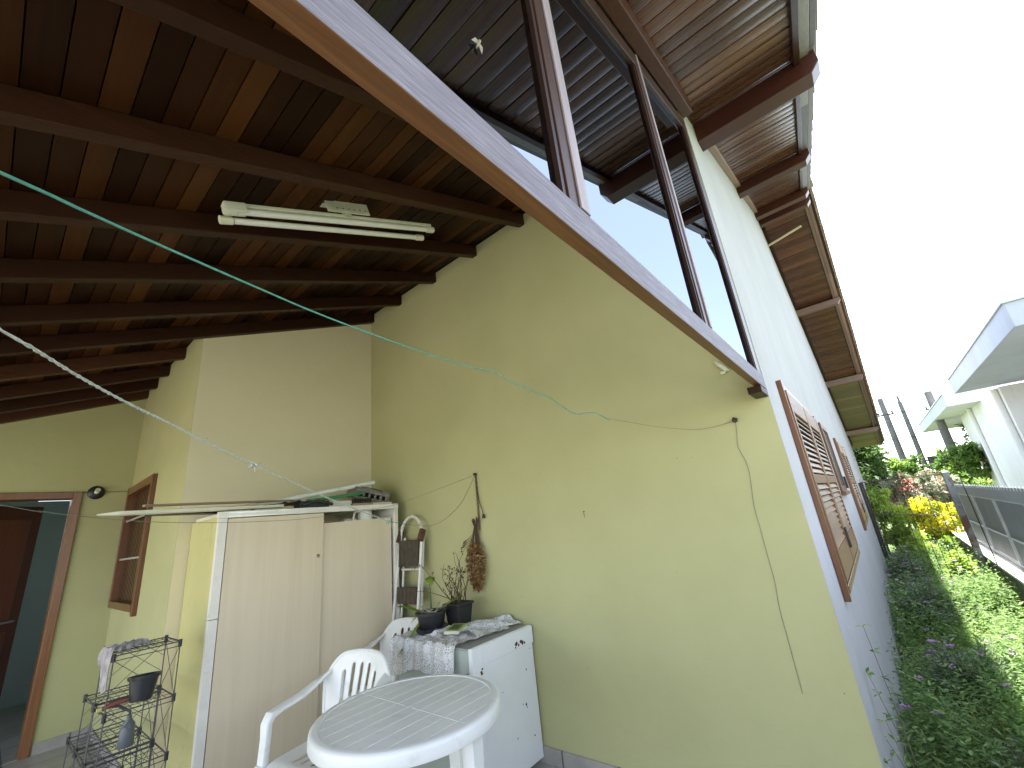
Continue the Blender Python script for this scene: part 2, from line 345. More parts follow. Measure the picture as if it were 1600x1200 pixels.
# long white side wall under the gable
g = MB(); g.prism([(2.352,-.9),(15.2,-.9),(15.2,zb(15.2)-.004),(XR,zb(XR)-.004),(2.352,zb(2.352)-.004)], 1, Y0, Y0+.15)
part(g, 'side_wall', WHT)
g = MB(); g.box(XA, XA+.15, Y0+.002, Y1+.15, -.12, zb(XA)-.006); part(g, 'patio_wall', YEL)
g = MB(); g.prism([(X2,-.12),(XA-.002,-.12),(XA-.002,zb(XA)-.004),(X2,zb(X2)-.004)], 1, Y1, Y1+.15); part(g, 'recess_wall', CRM)
WY0, WY1, WZ0, WZ1 = 4.62, 5.63, 1.0, 2.06
g = MB(); zt = zb(X2)-.006
g.box(X2-.002, X2+.15, Y1+.002, Y3-.002, -.12, WZ0); g.box(X2-.002, X2+.15, Y1+.002, Y3-.002, WZ1, zt)
g.box(X2-.002, X2+.15, Y1+.002, WY0, WZ0, WZ1); g.box(X2-.002, X2+.15, WY1, Y3-.002, WZ0, WZ1); part(g, 'window_wall', YEL)
DX0, DX1, DZ = -.37, .44, 1.98
g = MB(); g.prism([(-2.6,DZ+.06),(X2+.15,DZ+.06),(X2+.15,zb(X2+.15)-.004),(-2.0,zb(-2.0)-.004),(-2.6,DZ+.1)], 1, Y3, Y3+.15)
g.box(-2.6, DX0-.06, Y3, Y3+.15, -.12, DZ+.06); g.box(DX1+.06, X2+.15, Y3, Y3+.15, -.12, DZ+.06); part(g, 'door_wall', YEL)
# end walls closing the house volume
g = MB(); g.box(15.05, 15.2, Y0+.15, 8.4, -.9, zb(15.2)-.01); g.prism([(1.1,-.12),(15.2,-.12),(15.2,zb(15.2)-.01),(XR,zb(XR)-.01),(1.1,zb(1.1)-.01)],1,8.4,8.55); g.box(1.102,1.2,8.0,8.4,-.12,2.6); part(g, 'rear_wall', WHT)
# small room behind the open door, hidden rear opening added to brighten it
g = MB(); g.box(-1.3, 1.0, 7.9, 8.0, 0, .9); g.box(-1.3, -1.0, 7.9, 8.0, .9, 2.5); g.box(-.1, .32, 7.9, 8.0, .9, 2.5); g.box(-1.0, -.1, 7.9, 8.0, 2.3, 2.5); g.box(.32, 1.0, 7.9, 8.0, .9, 2.2); g.box(.32, 1.0, 7.9, 8.0, 2.31, 2.5); g.box(.78, 1.0, 7.9, 8.0, 2.2, 2.31); g.box(-1.4, -1.3, Y3+.15, 8.0, 0, 2.5); g.box(1.0, 1.1, Y3+.15, 7.9, 0, 2.5); g.box(-1.4, 1.1, Y3+.15, 8.0, 2.5, 2.6); part(g, 'inner_wall', BLU)
g = MB(); g.box(-1.3, 1.0, Y3+.0, 7.9, -.06, .004); part(g, 'inner_floor', FTILE)
# skirting tiles
g = MB(); g.box(XA-.012, XA+.001, .30, Y1-.001, 0, .08); g.box(X2, XA-.014, Y1-.012, Y1+.001, 0, .08); g.box(X2-.014, X2-.001, Y1+.01, Y3-.002, 0, .08)
g.box(DX1+.07, X2-.016, Y3-.012, Y3+.001, 0, .08); g.box(-2.5, DX0-.07, Y3-.012, Y3+.001, 0, .08); part(g, 'skirting', FTILE)

# boards: profile with bevelled edges
def boards(xa, xb, ya, yb, bw, up_slope, bias=0., bow=.0015, rng=(0.,1.)):
    mb = MB(); x = xa; k = 0
    while x < xb-.01:
        x1 = min(x+bw, xb); r = rng[0]+(rng[1]-rng[0])*min(1, max(0, random.random()**1.2 + bias)); gr = .006
        za, zz = zb(x+.0001), zb(x1-.0001); dz = .004*random.random()
        # cross section: v groove at each side, slightly bowed face
        P = [(x, za+.012), (x+.0022, za+dz), (x+(x1-x)*.2, za*.8+zz*.2-bow*.64+dz), (x+(x1-x)*.5, (za+zz)/2-bow+dz), (x+(x1-x)*.8, za*.2+zz*.8-bow*.64+dz), (x1-.0022, zz+dz), (x1, zz+.012), (x1, zz+.014), (x, za+.014)]
        ysub = [ya, yb]
        vs = [(p[0], y, p[1]) for y in ysub for p in P]; n = len(P)
        fs = [(i, i+1, n+i+1, n+i) for i in range(n-1)] + [(n-1, 0, n, 2*n-1)]
        mb.add(vs, fs, rnd=r, smooth=True)
        mb.add([vs[i] for i in range(n)], [tuple(range(n))], rnd=r); mb.add([vs[n+i] for i in range(n)], [tuple(range(n))], rnd=r)
        x = x1; k += 1
    return mb
part(boards(XS, XA+.15, .352, 8.4, .078, True, rng=(.18,.84)), 'ceiling_boards', WCEIL)
part(boards(XS, XR, -.315, .284, .098, True, .05, bow=.0045, rng=(.25,.8)), 'soffit_boards', WSOF)
part(boards(XR, 11.9, -.315, .284, .098, False, .0, bow=.0035, rng=(.3,.75)), 'soffit_boards', WSOF)
part(boards(11.9, XE, -.315, .284, .098, False, .1, bow=.003, rng=(.2,.8)), 'soffit_boards', WSOF2, label='sun-bleached greenish soffit boards at the far end')
# roof tiles : overlapping courses, stepped at the verge
g = MB(); t0 = .028
def course(xa, xb_, lift, y0_, y1_, rnd):
    g.add([(xa,y0_,zb(xa)+lift),(xb_,y0_,zb(xb_)+lift-.032),(xb_,y1_,zb(xb_)+lift-.032),(xa,y1_,zb(xa)+lift),
           (xa,y0_,zb(xa)+lift+.028),(xb_,y0_,zb(xb_)+lift-.032+.028),(xb_,y1_,zb(xb_)+lift-.032+.028),(xa,y1_,zb(xa)+lift+.028)],
          [(0,3,2,1),(4,5,6,7),(0,1,5,4),(1,2,6,5),(2,3,7,6),(3,0,4,7)], rnd=rnd)
x = XS-.1
while x < XR-.05:
    e = -.466-random.random()*.006; course(x, min(x+.36, XR), .115, e, 8.6, random.random()); x += .31
x = XE+.1
while x > XR+.05:
    e = -.466-random.random()*.006; course(x, max(x-.36, XR), .115, e, 8.6, random.random()); x -= .31
g.tube([(XR, -.49, zb(XR)+.10), (XR, 8.6, zb(XR)+.10)], .085, 10)
part(g, 'roof_tiles', TILE)
g = MB()   # roof underlay keeps daylight out
g.prism([(XS,zb(XS)+.016),(XR,zb(XR)+.016),(XE,zb(XE)+.016),(XE,zb(XE)+.05),(XR,zb(XR)+.05),(XS,zb(XS)+.05)], 1, -.395, 8.5); part(g, 'roof_deck', WBEAM)
# verge: dark trim, weathered board, outer strip
def sloped(mb, xa, xb_, ya, yb, zlo, zhi, rnd=.5, seg=1):
    xs_ = [xa+(xb_-xa)*i/seg for i in range(seg+1)]
    for i in range(seg):
        a, b_ = xs_[i]+(0.002 if i else 0), xs_[i+1]; r = rnd if seg == 1 else random.random()
        mb.add([(a,ya,zb(a)+zlo),(b_,ya,zb(b_)+zlo),(b_,yb,zb(b_)+zlo),(a,yb,zb(a)+zlo),(a,ya,zb(a)+zhi),(b_,ya,zb(b_)+zhi),(b_,yb,zb(b_)+zhi),(a,yb,zb(a)+zhi)],
               [(0,3,2,1),(4,5,6,7),(0,1,5,4),(1,2,6,5),(2,3,7,6),(3,0,4,7)], rnd=r)
def both(name, m, ya, yb, zlo, zhi, rnd=.5, seg=(1,1), m2=None, bevel=.003):
    g = MB(); sloped(g, XS, XR-.001, ya, yb, zlo, zhi, rnd, seg[0]); part(g, name, m, bevel)
    g = MB(); sloped(g, XR+.001, XE, ya, yb, zlo, zhi, rnd, seg[1]); part(g, name, m2 or m, bevel)
both('verge_trim', WBEAM, -.345, -.312, -.045, .012, .35, m2=WPALE)
both('verge_board', WGREY, -.396, -.348, -.018, .012, .7, seg=(5,5), m2=WPALE)
both('verge_strip', WGREY, -.432, -.400, -.004, .09, .55, seg=(4,4), m2=WBEAM)
# rafters over the patio
RW, RHT = .055, .106
def raft(y, xa, xb_, name='rafter', wdt=RW, h=RHT, m=None, rnd=None):
    g = MB(); sloped(g, xa, xb_, y, y+wdt, -h, -.001, rnd if rnd is not None else .25+.5*random.random()); return part(g, name, m or WBEAM, .004)
for y in (.49, 1.03, 1.57, 2.11, 2.66, 3.21, 3.715): raft(y, XS, XA+.02)
for y in (4.26, 4.77, 5.21, 5.6): raft(y, XS, X2+.02)
raft(.226, XS, XA-.03, 'rake_beam', .058, .105, WBEAM, .7)
g = MB(); sloped(g, XA+.35, XR-.1, .236, .285, -.05, -.001, .8); part(g, 'wall_plate', WPALE, .003)
g = MB(); sloped(g, XR+.3, XE-.3, .24, .285, -.045, -.001, .3); part(g, 'wall_plate', WBEAM, .003)
# purlins poking out of the gable wall
for i, (xa, xb_, d, ye, m, rn) in enumerate([(2.67,2.79,.155,-.425,WBEAMY,.35),(4.68,4.78,.135,-.40,WBEAMY,.35),(6.58,6.68,.13,-.40,WBEAMY,.5),(6.97,7.07,.12,-.40,WBEAMY,.45),(9.27,9.38,.11,-.405,WPALE,.4),(11.9,12.02,.13,-.405,WPALE,.45),(14.5,14.62,.11,-.405,WPALE,.6)]):
    g = MB(); zt = min(zb(xa), zb(xb_)); xm = (xa+xb_)/2
    g.prism([(.30,zt-.004),(.30,zt-d),(ye+.05,zt-d),(ye,zt-d+.06),(ye,zt-.004)], 0, xa, xb_, rnd=rn); part(g, 'purlin', m, .004)
g = MB(); g.bar((7.42,.282,zb(7.42)-.145),(7.30,-.20,zb(7.3)-.155), .035, .02, rnd=.5); part(g, 'batten', WPINE)

# ---- glazing in the gable end of the patio
SZ0, SZ1, SYI = 1.841, 1.915, .3175
g = MB(); g.box(XS, 2.335, Y0-.001, SYI, SZ0, SZ1, rnd=.5); g.m[2] = 1
part(g, 'sill_beam', [WSILL, WLIL], .0025)
g = MB(); g.box(2.19, 2.349, Y0+.0005, .345, SZ0-.035, SZ0-.002, rnd=.2); part(g, 'beam_bracket', WBEAM, .003)
gw = bpy.data.objects.new('gable_window', None); COL.objects.link(gw); gw.parent = house
GY = .306
g = MB(); sloped(g, XS+.3, 2.335, .288, .318, -.195, -.107, .6); part(g, 'frame', WFRAME, .002, gw)
mull = [(-.35,-.28),(.595,.665),(1.435,1.495),(2.245,2.335)]
for a, b_ in mull:
    g = MB(); g.prism([(a,SZ1+.001),(b_,SZ1+.001),(b_,zb(b_)-.11),(a,zb(a)-.11)], 1, .2885, .322, rnd=.6); part(g, 'mullion', WFRAME, .002, gw)
    if a < 2:
        g = MB(); wd = .034 if a < 1 else .02
        g.prism([(b_-wd,SZ1+.003),(b_,SZ1+.003),(b_,zb(b_)-.112),(b_-wd,zb(b_-wd)-.112)], 1, .2835, .2882, rnd=.6); part(g, 'mullion_face', WFACE, .001, gw)
for a, b_ in ((-1.1,-.352),(-.278,.593),(.667,1.433),(1.497,2.243)):
    g = MB(); g.prism([(a,SZ1+.002),(b_,SZ1+.002),(b_,zb(b_)-.15),(a,max(SZ1+.01,zb(a)-.15))], 1, GY-.002, GY+.002); g.m = [1,0]+[1]*(len(g.m)-2) if 0 else [0]+[1]*(len(g.m)-1); part(g, 'pane', [GLASS, GLASSB], 0, gw)
    g = MB()   # thin glazing beads
    g.box(a, b_, .2925, .3035, SZ1+.0005, SZ1+.012, rnd=.4); g.box(a+.0005, a+.012, .2925, .3035, SZ1+.013, zb(a)-.2, rnd=.4); g.box(b_-.012, b_-.0005, .2925, .3035, SZ1+.013, zb(b_)-.2, rnd=.4); part(g, 'glazing_bead', WFRAME, 0, gw)

# ---- louvred windows on the side wall
def shutter_window(xa, xb_, za, zz, nleaf, par=None):
    win = bpy.data.objects.new('window', None); COL.objects.link(win); win.parent = house
    y0, y1 = Y0-.028, Y0-.001; jw = .045
    g = MB(); g.box(xa, xa+jw, y0, y1, za-.03, zz, rnd=.5); g.box(xb_-jw, xb_, y0+.002, y1, za, zz-.02, rnd=.5); g.box(xa+jw, xb_-jw, y0+.010, y1, zz-.04, zz-.001, rnd=.7); g.box(xa+jw, xb_-jw, y0-.004, y1, za, za+.035, rnd=.6)
    part(g, 'frame', WJAMB, .003, win)
    lw = (xb_-xa-2*jw)/nleaf
    for k in range(nleaf):
        a = xa+jw+k*lw; b_ = a+lw; st = .055; ya, yb = y0-.006, y0+.016
        g = MB(); z0, z1 = za+.05, zz-.055; zm = (z0+z1)/2-.02
        g.box(a+.003, a+st, ya, yb, z0, z1, rnd=.5); g.box(b_-st, b_-.003, ya, yb, z0, z1, rnd=.55)
        for q0, q1 in ((z0, z0+.14), (zm, zm+.05), (z1-.12, z1)): g.box(a+st+.001, b_-st-.001, ya+.002, yb-.002, q0, q1, rnd=.6)
        sh = part(g, 'shutter', WSHUT, .002, win)
        g = MB()
        for q0, q1 in ((z0+.145, zm-.004), (zm+.055, z1-.125)):
            n = int((q1-q0)/.032)
            for i in range(n):
                z = q0+(i+.5)*(q1-q0)/n; g.add([(a+st,ya+.001,z-.012),(b_-st,ya+.001,z-.012),(b_-st,ya+.006,z-.015),(a+st,ya+.006,z-.015),(a+st,yb-.006,z+.016),(b_-st,yb-.006,z+.016),(b_-st,yb-.001,z+.013),(a+st,yb-.001,z+.013)],[(0,3,2,1),(4,5,6,7),(0,1,5,4),(1,2,6,5),(2,3,7,6),(3,0,4,7)], rnd=.3+.5*random.random())
        lv = g.build('louvre', WSHUT, win)
        g = MB(); g.tube([(a+st/2 if k%2 else b_-st/2, ya-.004, z0+.08), (a+st/2 if k%2 else b_-st/2, ya-.004, z0+.2)], .007, 6); g.build('bolt', METB, win)
    g = MB(); g.box(xa+jw, xb_-jw, y1-.006, y1-.002, za+.05, zz-.06); g.build('backing', DARKROOM, win)
    return win
shutter_window(2.77, 4.45, .845, 1.965, 2)
shutter_window(6.80, 8.5, .84, 1.94, 2)
win = bpy.data.objects.new('window', None); COL.objects.link(win); win.parent = house
g = MB(); a, b_, z0, z1 = 5.05, 5.75, 1.30, 1.96; y0 = Y0-.02
for q in ((a,a+.05,z0,z1),(b_-.05,b_,z0,z1),(a+.05,b_-.05,z0,z0+.05),(a+.05,b_-.05,z1-.05,z1)): g.box(q[0],q[1],y0,Y0-.001,q[2],q[3],rnd=.4)
g.box(a-.03,b_+.03,y0-.02,Y0-.001,z0-.035,z0-.001,rnd=.5); part(g, 'frame', WJAMB, .003, win)
g = MB(); g.box(a+.05,b_-.05,Y0-.008,Y0-.003,z0+.05,z1-.05); part(g, 'pane', DARKROOM, 0, win)  # opaque dark sheet, its colour stands for the unlit room behind
g = MB(); g.bar((b_-.03,Y0-.032,z0+.02),(b_-.03,Y0-.032,z0+.14),.02,.012); part(g, 'latch', METB, 0, win)

# ---- barred window by the corner
win = bpy.data.objects.new('window', None); COL.objects.link(win); win.parent = house
g = MB(); x0 = X2-.035; fw = .055
g.box(x0, X2+.1, WY0, WY0+fw, WZ0-.03, WZ1, rnd=.45); g.box(x0, X2+.1, WY1-fw, WY1, WZ0, WZ1, rnd=.5); g.box(x0+.003, X2+.1, WY0+fw, WY1-fw, WZ1-.07, WZ1-.001, rnd=.65); g.box(x0-.006, X2+.1, WY0+fw, WY1-fw, WZ0, WZ0+.055, rnd=.5)
part(g, 'frame', WJAMB, .003, win)
g = MB(); n = 15; ya, yb = WY0+fw, WY1-fw
for i in range(n):
    y = ya+(i+.5)*(yb-ya)/n; g.box(X2+.02, X2+.045, y-.020, y+.014, WZ0+.056, WZ1-.071, rnd=random.random()*.3)
part(g, 'slatted_shutter', WJAMB, 0, win)
g = MB(); g.box(X2+.06, X2+.07, ya, yb, WZ0+.05, WZ1-.07); part(g, 'backing', DARKROOM, 0, win)
g = MB()
for z in (WZ0+.40, WZ0+.74): g.box(X2-.015, X2-.006, ya-.002, yb+.002, z-.008, z+.008)
part(g, 'grille_bar', plain('grey_bar', (.42,.40,.36), .5), 0, win)
# ---- door
dr = bpy.data.objects.new('doorway', None); COL.objects.link(dr); dr.parent = house
g = MB(); yf0, yf1 = Y3-.02, Y3+.15
g.box(DX1, DX1+.062, yf0, yf1, 0, DZ+.06, rnd=.75); g.box(DX0-.062, DX0, yf0, yf1, 0, DZ+.06, rnd=.7); g.box(DX0, DX1, yf0+.001, yf1, DZ, DZ+.06, rnd=.6); part(g, 'frame', WJAMB, .004, dr)
hinge = Vector((DX0+.01, Y3+.13, 0)); ang = R(35); dv = Vector((math.cos(ang), math.sin(ang), 0)); nv = Vector((-dv.y, dv.x, 0)); L_ = .80
g = MB(); a = hinge; b_ = hinge+dv*L_
def slab(g, a, b, th, z0, z1, rnd): 
    m = (z0+z1)/2; g.bar(a+Vector((0,0,m)), b+Vector((0,0,m)), th, z1-z0, rnd=rnd)
slab(g, a, b_, .03, .01, DZ-.01, .4)
for u0, u1, q0, q1 in ((.10,.38,.15,.9),(.44,.72,.15,.9),(.10,.38,1.0,1.85),(.44,.72,1.0,1.85)): slab(g, a+dv*u0-nv*.0, a+dv*u1, .042, q0, q1, .7)
dl = part(g, 'door', WDOOR, .004, dr)
g = MB(); hp = a+dv*(L_-.07)-nv*.03+Vector((0,0,.98)); g.tube([hp+nv*.02, hp-nv*.03, hp-nv*.03-dv*.11], .008, 8); g.build('handle', METG, dr)

# ------------------------------------------------------------------ wall lamp socket
L0 = empty('wall_lamp', (.59, Y3, 2.03), 'round black wall lamp base with white socket beside the doorway', 'lamp')
def sp_obj(mb, name, m, par, bevel=0): return mb.build(name, m, par, bevel)
g = MB(); n = 28
for rr, yy in ((.062,-.002),(.062,-.014),(.048,-.03),(.02,-.034)): pass
def disc_y(mb, prof, n=28, **k):
    vs = [(r*math.cos(2*math.pi*j/n), y, r*math.sin(2*math.pi*j/n)) for r, y in prof for j in range(n)]
    fs = [(i*n+j, i*n+(j+1)%n, (i+1)*n+(j+1)%n, (i+1)*n+j) for i in range(len(prof)-1) for j in range(n)]+[tuple(range((len(prof)-1)*n, len(prof)*n))]
    mb.add(vs, fs, smooth=True, **k)
disc_y(g, [(.060,-.001),(.062,-.012),(.045,-.03),(.018,-.034)]); sp_obj(g, 'base', BLACKP, L0)
g = MB(); g.tube([(0,-.034,.0),(.004,-.07,.018)], [.017,.02], 16); sp_obj(g, 'socket', PLASTY, L0)

# ------------------------------------------------------------------ fluorescent fixture
A0 = Vector((.45,1.92,2.85)); A1 = Vector((1.59,1.82,3.29)); dA = (A1-A0).normalized()
FX = empty('fluorescent_lamp', tuple((A0+A1)/2), 'unlit twin tube fluorescent lamp fixed under the dark rafters', 'ceiling lamp')
C0 = (A0+A1)/2; sA = dA.cross(Vector((0,0,1))).normalized(); uA = sA.cross(dA).normalized()
def lp(v): return Vector(v)-C0
g = MB(); g.bar(lp(A0+uA*.028+dA*.02), lp(A1+uA*.028), .03, .018, uA); sp_obj(g, 'body', PLASTY, FX, .003)
for k, (e0, e1) in enumerate(((A0, A1), (Vector((.455,1.982,2.838)), Vector((1.575,1.915,3.275))))):
    g = MB(); g.tube([lp(e0+dA*.045), lp(e1-dA*.045)], .0158, 14); sp_obj(g, 'tube', TUBEW, FX)
    for e, dd in ((e0, 1), (e1, -1)):
        g = MB(); g.tube([lp(e+dA*dd*(-.012)), lp(e+dA*dd*.04)], .020, 14); sp_obj(g, 'lamp_holder', PLASTY, FX)
g = MB(); g.bar(lp(A0-dA*.01+uA*.012), lp(A0+dA*.085+uA*.012), .048, .05, uA); sp_obj(g, 'end_cap', PLASTY, FX, .006)
g = MB(); g.bar(lp(A0+dA*.02+uA*.02), lp(Vector((.455,1.982,2.838))+dA*.02+uA*.02), .02, .008, uA); sp_obj(g, 'end_strap', PLASTY, FX, .001)
mid = A0+dA*.62
g = MB(); bq = sA*(-1 if sA.y > 0 else 1); g.bar(lp(mid-dA*.13+uA*.068+bq*.03), lp(mid+dA*.13+uA*.068+bq*.03), .006, .065, uA); g.bar(lp(mid-dA*.13+uA*.102), lp(mid+dA*.13+uA*.102), .07, .006, uA); g.bar(lp(mid-dA*.02+uA*.06), lp(mid+dA*.02+uA*.06), .03, .08, uA)
sp_obj(g, 'bracket', PLASTY, FX, .002)
for k in range(6): g = MB(); q = mid+dA*(-.07+.035*k)+uA*.06+bq*.0335; g.tube([lp(q), lp(q+bq*.002)], .0035, 8); sp_obj(g, 'screw', DARKM, FX)

# ------------------------------------------------------------------ cords
def rope(name, pts, rad, m, label, cat, strands=1, amp=0.0, pitch=.03, group=None):
    pts = [Vector(p) for p in pts]
    fine = []
    for i in range(len(pts)-1):
        p0, p1, p2, p3 = pts[max(i-1,0)], pts[i], pts[i+1], pts[min(i+2,len(pts)-1)]
        k = max(2, int((p2-p1).length/(.012 if strands > 1 else .03)))
        for j in range(k):
            t = j/k; fine.append(.5*((2*p1)+(p2-p0)*t+(2*p0-5*p1+4*p2-p3)*t*t+(3*p1-p0-3*p2+p3)*t**3))
    fine.append(pts[-1]); o = fine[len(fine)//2].copy()
    g = MB()
    if strands == 1: g.tube([p-o for p in fine], rad, 7)
    else:
        s_ = 0
        for st in range(strands):
            out = []; s_ = 0
            for i, p in enumerate(fine):
                if i: s_ += (p-fine[i-1]).length
                d = (fine[min(i+1,len(fine)-1)]-fine[max(i-1,0)]).normalized(); a = d.cross(Vector((0,0,1))).normalized(); b = d.cross(a)
                th = 2*math.pi*(s_/pitch+st/strands); out.append(p-o+(a*math.cos(th)+b*math.sin(th))*amp)
            g.tube(out, rad, 6)
    ob = g.build(name, m); ob.location = o; return tag(ob, label, cat, group)
GREEN = [(-0.9,-.15,1.4),(-0.4,.37,1.66),(-0.067, 0.706, 1.829), (0.001, 0.779, 1.864), (0.111, 0.867, 1.902), (0.305, 0.975, 1.942), (0.49, 1.043, 1.96), (0.727, 1.094, 1.971), (0.96, 1.116, 1.97), (1.126, 1.118, 1.968), (1.249, 1.11, 1.972), (1.286, 1.106, 1.973), (1.323, 1.112, 1.962), (1.396, 1.114, 1.946), (1.481, 1.11, 1.936), (1.615, 1.101, 1.917), (1.662, 1.098, 1.911), (1.769, 1.099, 1.88), (1.876, 1.095, 1.855), (1.95, 1.078, 1.867), (2.027, 1.062, 1.873), (2.086, 1.058, 1.861), (2.159, 1.052, 1.845)]
GREEN2 = [(2.155, 1.056, 1.853), (2.198, 0.965, 1.818), (2.246, 0.846, 1.771), (2.285, 0.727, 1.734), (2.308, 0.638, 1.714), (2.324, 0.547, 1.712), (2.335, 0.46, 1.724)]
ROPE = [(-.9,-.4,1.72),(-0.4,.45,1.745),(-0.047, 1.028, 1.749), (0.001, 1.109, 1.749), (0.072, 1.216, 1.742), (0.164, 1.334, 1.732), (0.283, 1.463, 1.718), (0.413, 1.59, 1.694), (0.574, 1.728, 1.665), (0.605, 1.754, 1.658), (0.741, 1.857, 1.631), (0.988, 2.029, 1.575), (1.302, 2.224, 1.508), (1.62, 2.404, 1.439)]
WIRE = [(1.62, 2.404, 1.439), (1.764, 2.388, 1.408), (1.856, 2.374, 1.392), (1.926, 2.361, 1.389), (2.001, 2.348, 1.408), (2.082, 2.337, 1.453), (2.17, 2.326, 1.519), (2.255, 2.325, 1.617), (2.335, 2.325, 1.726)]
THIN = [(-.9,1.1,1.75),(0.005, 1.89, 1.555), (0.084, 1.958, 1.541), (0.176, 2.026, 1.527), (0.381, 2.149, 1.504), (0.619, 2.252, 1.491), (0.82, 2.315, 1.487), (1.09, 2.371, 1.489), (1.407, 2.403, 1.516), (1.679, 2.403, 1.542), (2.039, 2.375, 1.64), (2.335, 2.325, 1.726)]
HANG = [(2.346, 0.46, 1.72), (2.346, 0.47, 1.65), (2.346, 0.48, 1.59), (2.346, 0.46, 1.49), (2.346, 0.48, 1.31), (2.346, 0.48, 1.22), (2.346, 0.48, 1.08), (2.346, 0.48, 0.97), (2.346, 0.49, 0.87), (2.346, 0.49, 0.77), (2.346, 0.49, 0.67), (2.346, 0.49, 0.54)]
rope('clothesline', GREEN, .0023, CORDG, 'green cord running from upper left to a crinkled end above the patio wall', 'cord')
rope('wire', GREEN2, .0010, WIREM, 'thin grey wire sagging from the crinkled green cord to the nail near the wall corner', 'wire')
rope('clothesline', ROPE, .0021, CORDW, 'pale twisted line coming down from the left to the wardrobe top edge', 'cord', strands=2, amp=.0020, pitch=.04)
rope('wire', WIRE, .0017, WIREM, 'short grey line curving from the step ladder up to the nail above the dried bouquet', 'wire')
rope('wire', THIN, .0011, WIREM, 'lowest thin wire crossing in front of the doorway and wardrobe doors', 'wire')
rope('wire', HANG, .0011, WIREM, 'loose thin wire hanging straight down the patio wall from the corner nail', 'wire')
# knots
g = MB(); random.seed(3)
for k in range(9):
    a = Vector((random.uniform(-1,1),random.uniform(-1,1),random.uniform(-1,1))).normalized()
    g.tube([Vector((0,0,0)), a*.012+Vector((0,0,.004)), a*.026], .0012, 5)
for k in range(3): g.tube([(.01*math.cos(t), .012*math.sin(t)-.004*k, .006*math.sin(2*t)) for t in [i*.7 for i in range(10)]], .0022, 5)
ob = g.build('knot', CORDW); ob.location = (.60,1.752,1.659); tag(ob, 'frayed knot tied around the pale twisted line', 'knot')
g = MB()
for k in range(5): a = Vector((random.uniform(-1,1),random.uniform(-1,1),random.uniform(-1,1))).normalized(); g.tube([Vector((0,0,0)), a*.012, a*.02+Vector((0,0,-.01))], .0018, 5)
g.tube([(0,0,.008),(0,0,-.012)],.006,8)
ob = g.build('knot', CORDG); ob.location = (1.62,2.404,1.439); tag(ob, 'small green knot where the pale line meets the wire', 'knot')
def nail(loc, label):
    g = MB(); g.tube([(.008,0,0),(-.022,0,.004)], .0035, 8); g.tube([(-.022,0,.004),(-.025,0,.004)], .009, 10)
    for k in range(3): g.tube([(-.012+.004*k, .011*math.cos(t), .011*math.sin(t)) for t in [i*.785 for i in range(9)]], .0022, 5)
    ob = g.build('nail', METB); ob.location = loc; tag(ob, label, 'nail')
nail((2.347,.46,1.726), 'wire-wrapped nail in the patio wall near the outer corner')
nail((2.347,2.325,1.728), 'nail in the patio wall that holds the dried bouquet')
for k, (y, z, lb) in enumerate([(1.42,1.37,'small bare nail in the middle of the plain patio wall'),]):
    g = MB(); g.tube([(0,0,0),(-.012,0,.0)], .0025, 6); g.tube([(-.010,0,0),(-.012,-.004,-.035)], .0012, 5); ob = g.build('nail', METB); ob.location = (2.35,y,z); tag(ob, lb, 'nail')
for y, z, r in ((1.72,1.65,.004),(1.99,.88,.004),(.79,1.59,.0045),(.34,.56,.004),(.71,1.58,.004),(1.55,.52,.005),(.92,1.02,.0035),(2.9,2.3,.004)):
    g = MB(); g.tube([(2.351,y,z),(2.3488,y,z)], r*.5, 7); part(g, 'nail_hole', DARKM)
g = MB(); g.tube([(.95,Y1+.001,2.2),(.95,Y1-.0012,2.2)], .0025, 7); g.tube([(2.28,Y1+.001,2.35),(2.28,Y1-.0012,2.35)], .003, 7); part(g, 'nail_hole', DARKM)
# insect cocoon under beam, moth on glass
g = MB(); g.bar((0,.02,.02),(0,-.022,-.03),.016,.018); g.tube([(-.004,.026,.03),(-.006,.0,.0),(-.004,-.03,-.034)],[.006,.011,.005],8); g.box(-.012,.0,-.012,.012,-.045,-.03)
ob = g.build('cable_clip', PLASTY, bevel=.002); ob.location = (2.338,.452,2.015); tag(ob, 'cream plastic bit stuck on the wall just under the sill beam', 'clip')
g = MB()
g.tube([(0,0,.032),(0,-.004,.015),(0,-.003,-.03)],[.003,.0055,.003],8)
for s_ in (-1,1):
    for q in range(2): g.leaf(Vector((0,-.002,.018-.012*q)), Vector((s_*.5,0,-.9+.3*q)), Vector((0,-1,0)), .040, .020)
ob = g.build('moth', plain('moth_grey', (.26,.22,.16), .9, noise=.4, scale=120)); ob.location = (.385,.301,2.115); ob.rotation_euler = (0,.35,0); ob.scale = (.5,.6,.55); tag(ob, 'small pale moth resting on the leftmost visible glass pane', 'moth')

# ------------------------------------------------------------------ wardrobe
WX0, WX1, WYF, WYB, WZT = .92, 2.25, 3.22, 3.765, 1.61
W = empty('wardrobe', ((WX0+WX1)/2, (WYF+WYB)/2, 0), 'wood-grain two door wardrobe with white frame standing in the recess', 'wardrobe')
o_ = Vector(W.location)
def wpart(mb, name, m, bevel=0): 
    mb.v = [tuple(Vector(v)-o_) for v in mb.v]; return mb.build(name, m, W, bevel)
g = MB(); g.box(WX0, WX0+.018, WYF+.02, WYB, 0, WZT-.03); wpart(g, 'side_panel', plain('yellow_painted_panel', (.56,.52,.23), .6, noise=.06, scale=2, dirt=((.34,.30,.17), 3.5, .55, .8)), .001)
g = MB(); g.box(WX1-.02, WX1, WYF+.02, WYB, 0, WZT-.03); wpart(g, 'side_panel', ENAM, .001)
WFR = plain('white_frame_laminate', (.80,.76,.68), .4, noise=.05, dirt=((.45,.42,.36), 16, .60, .75))
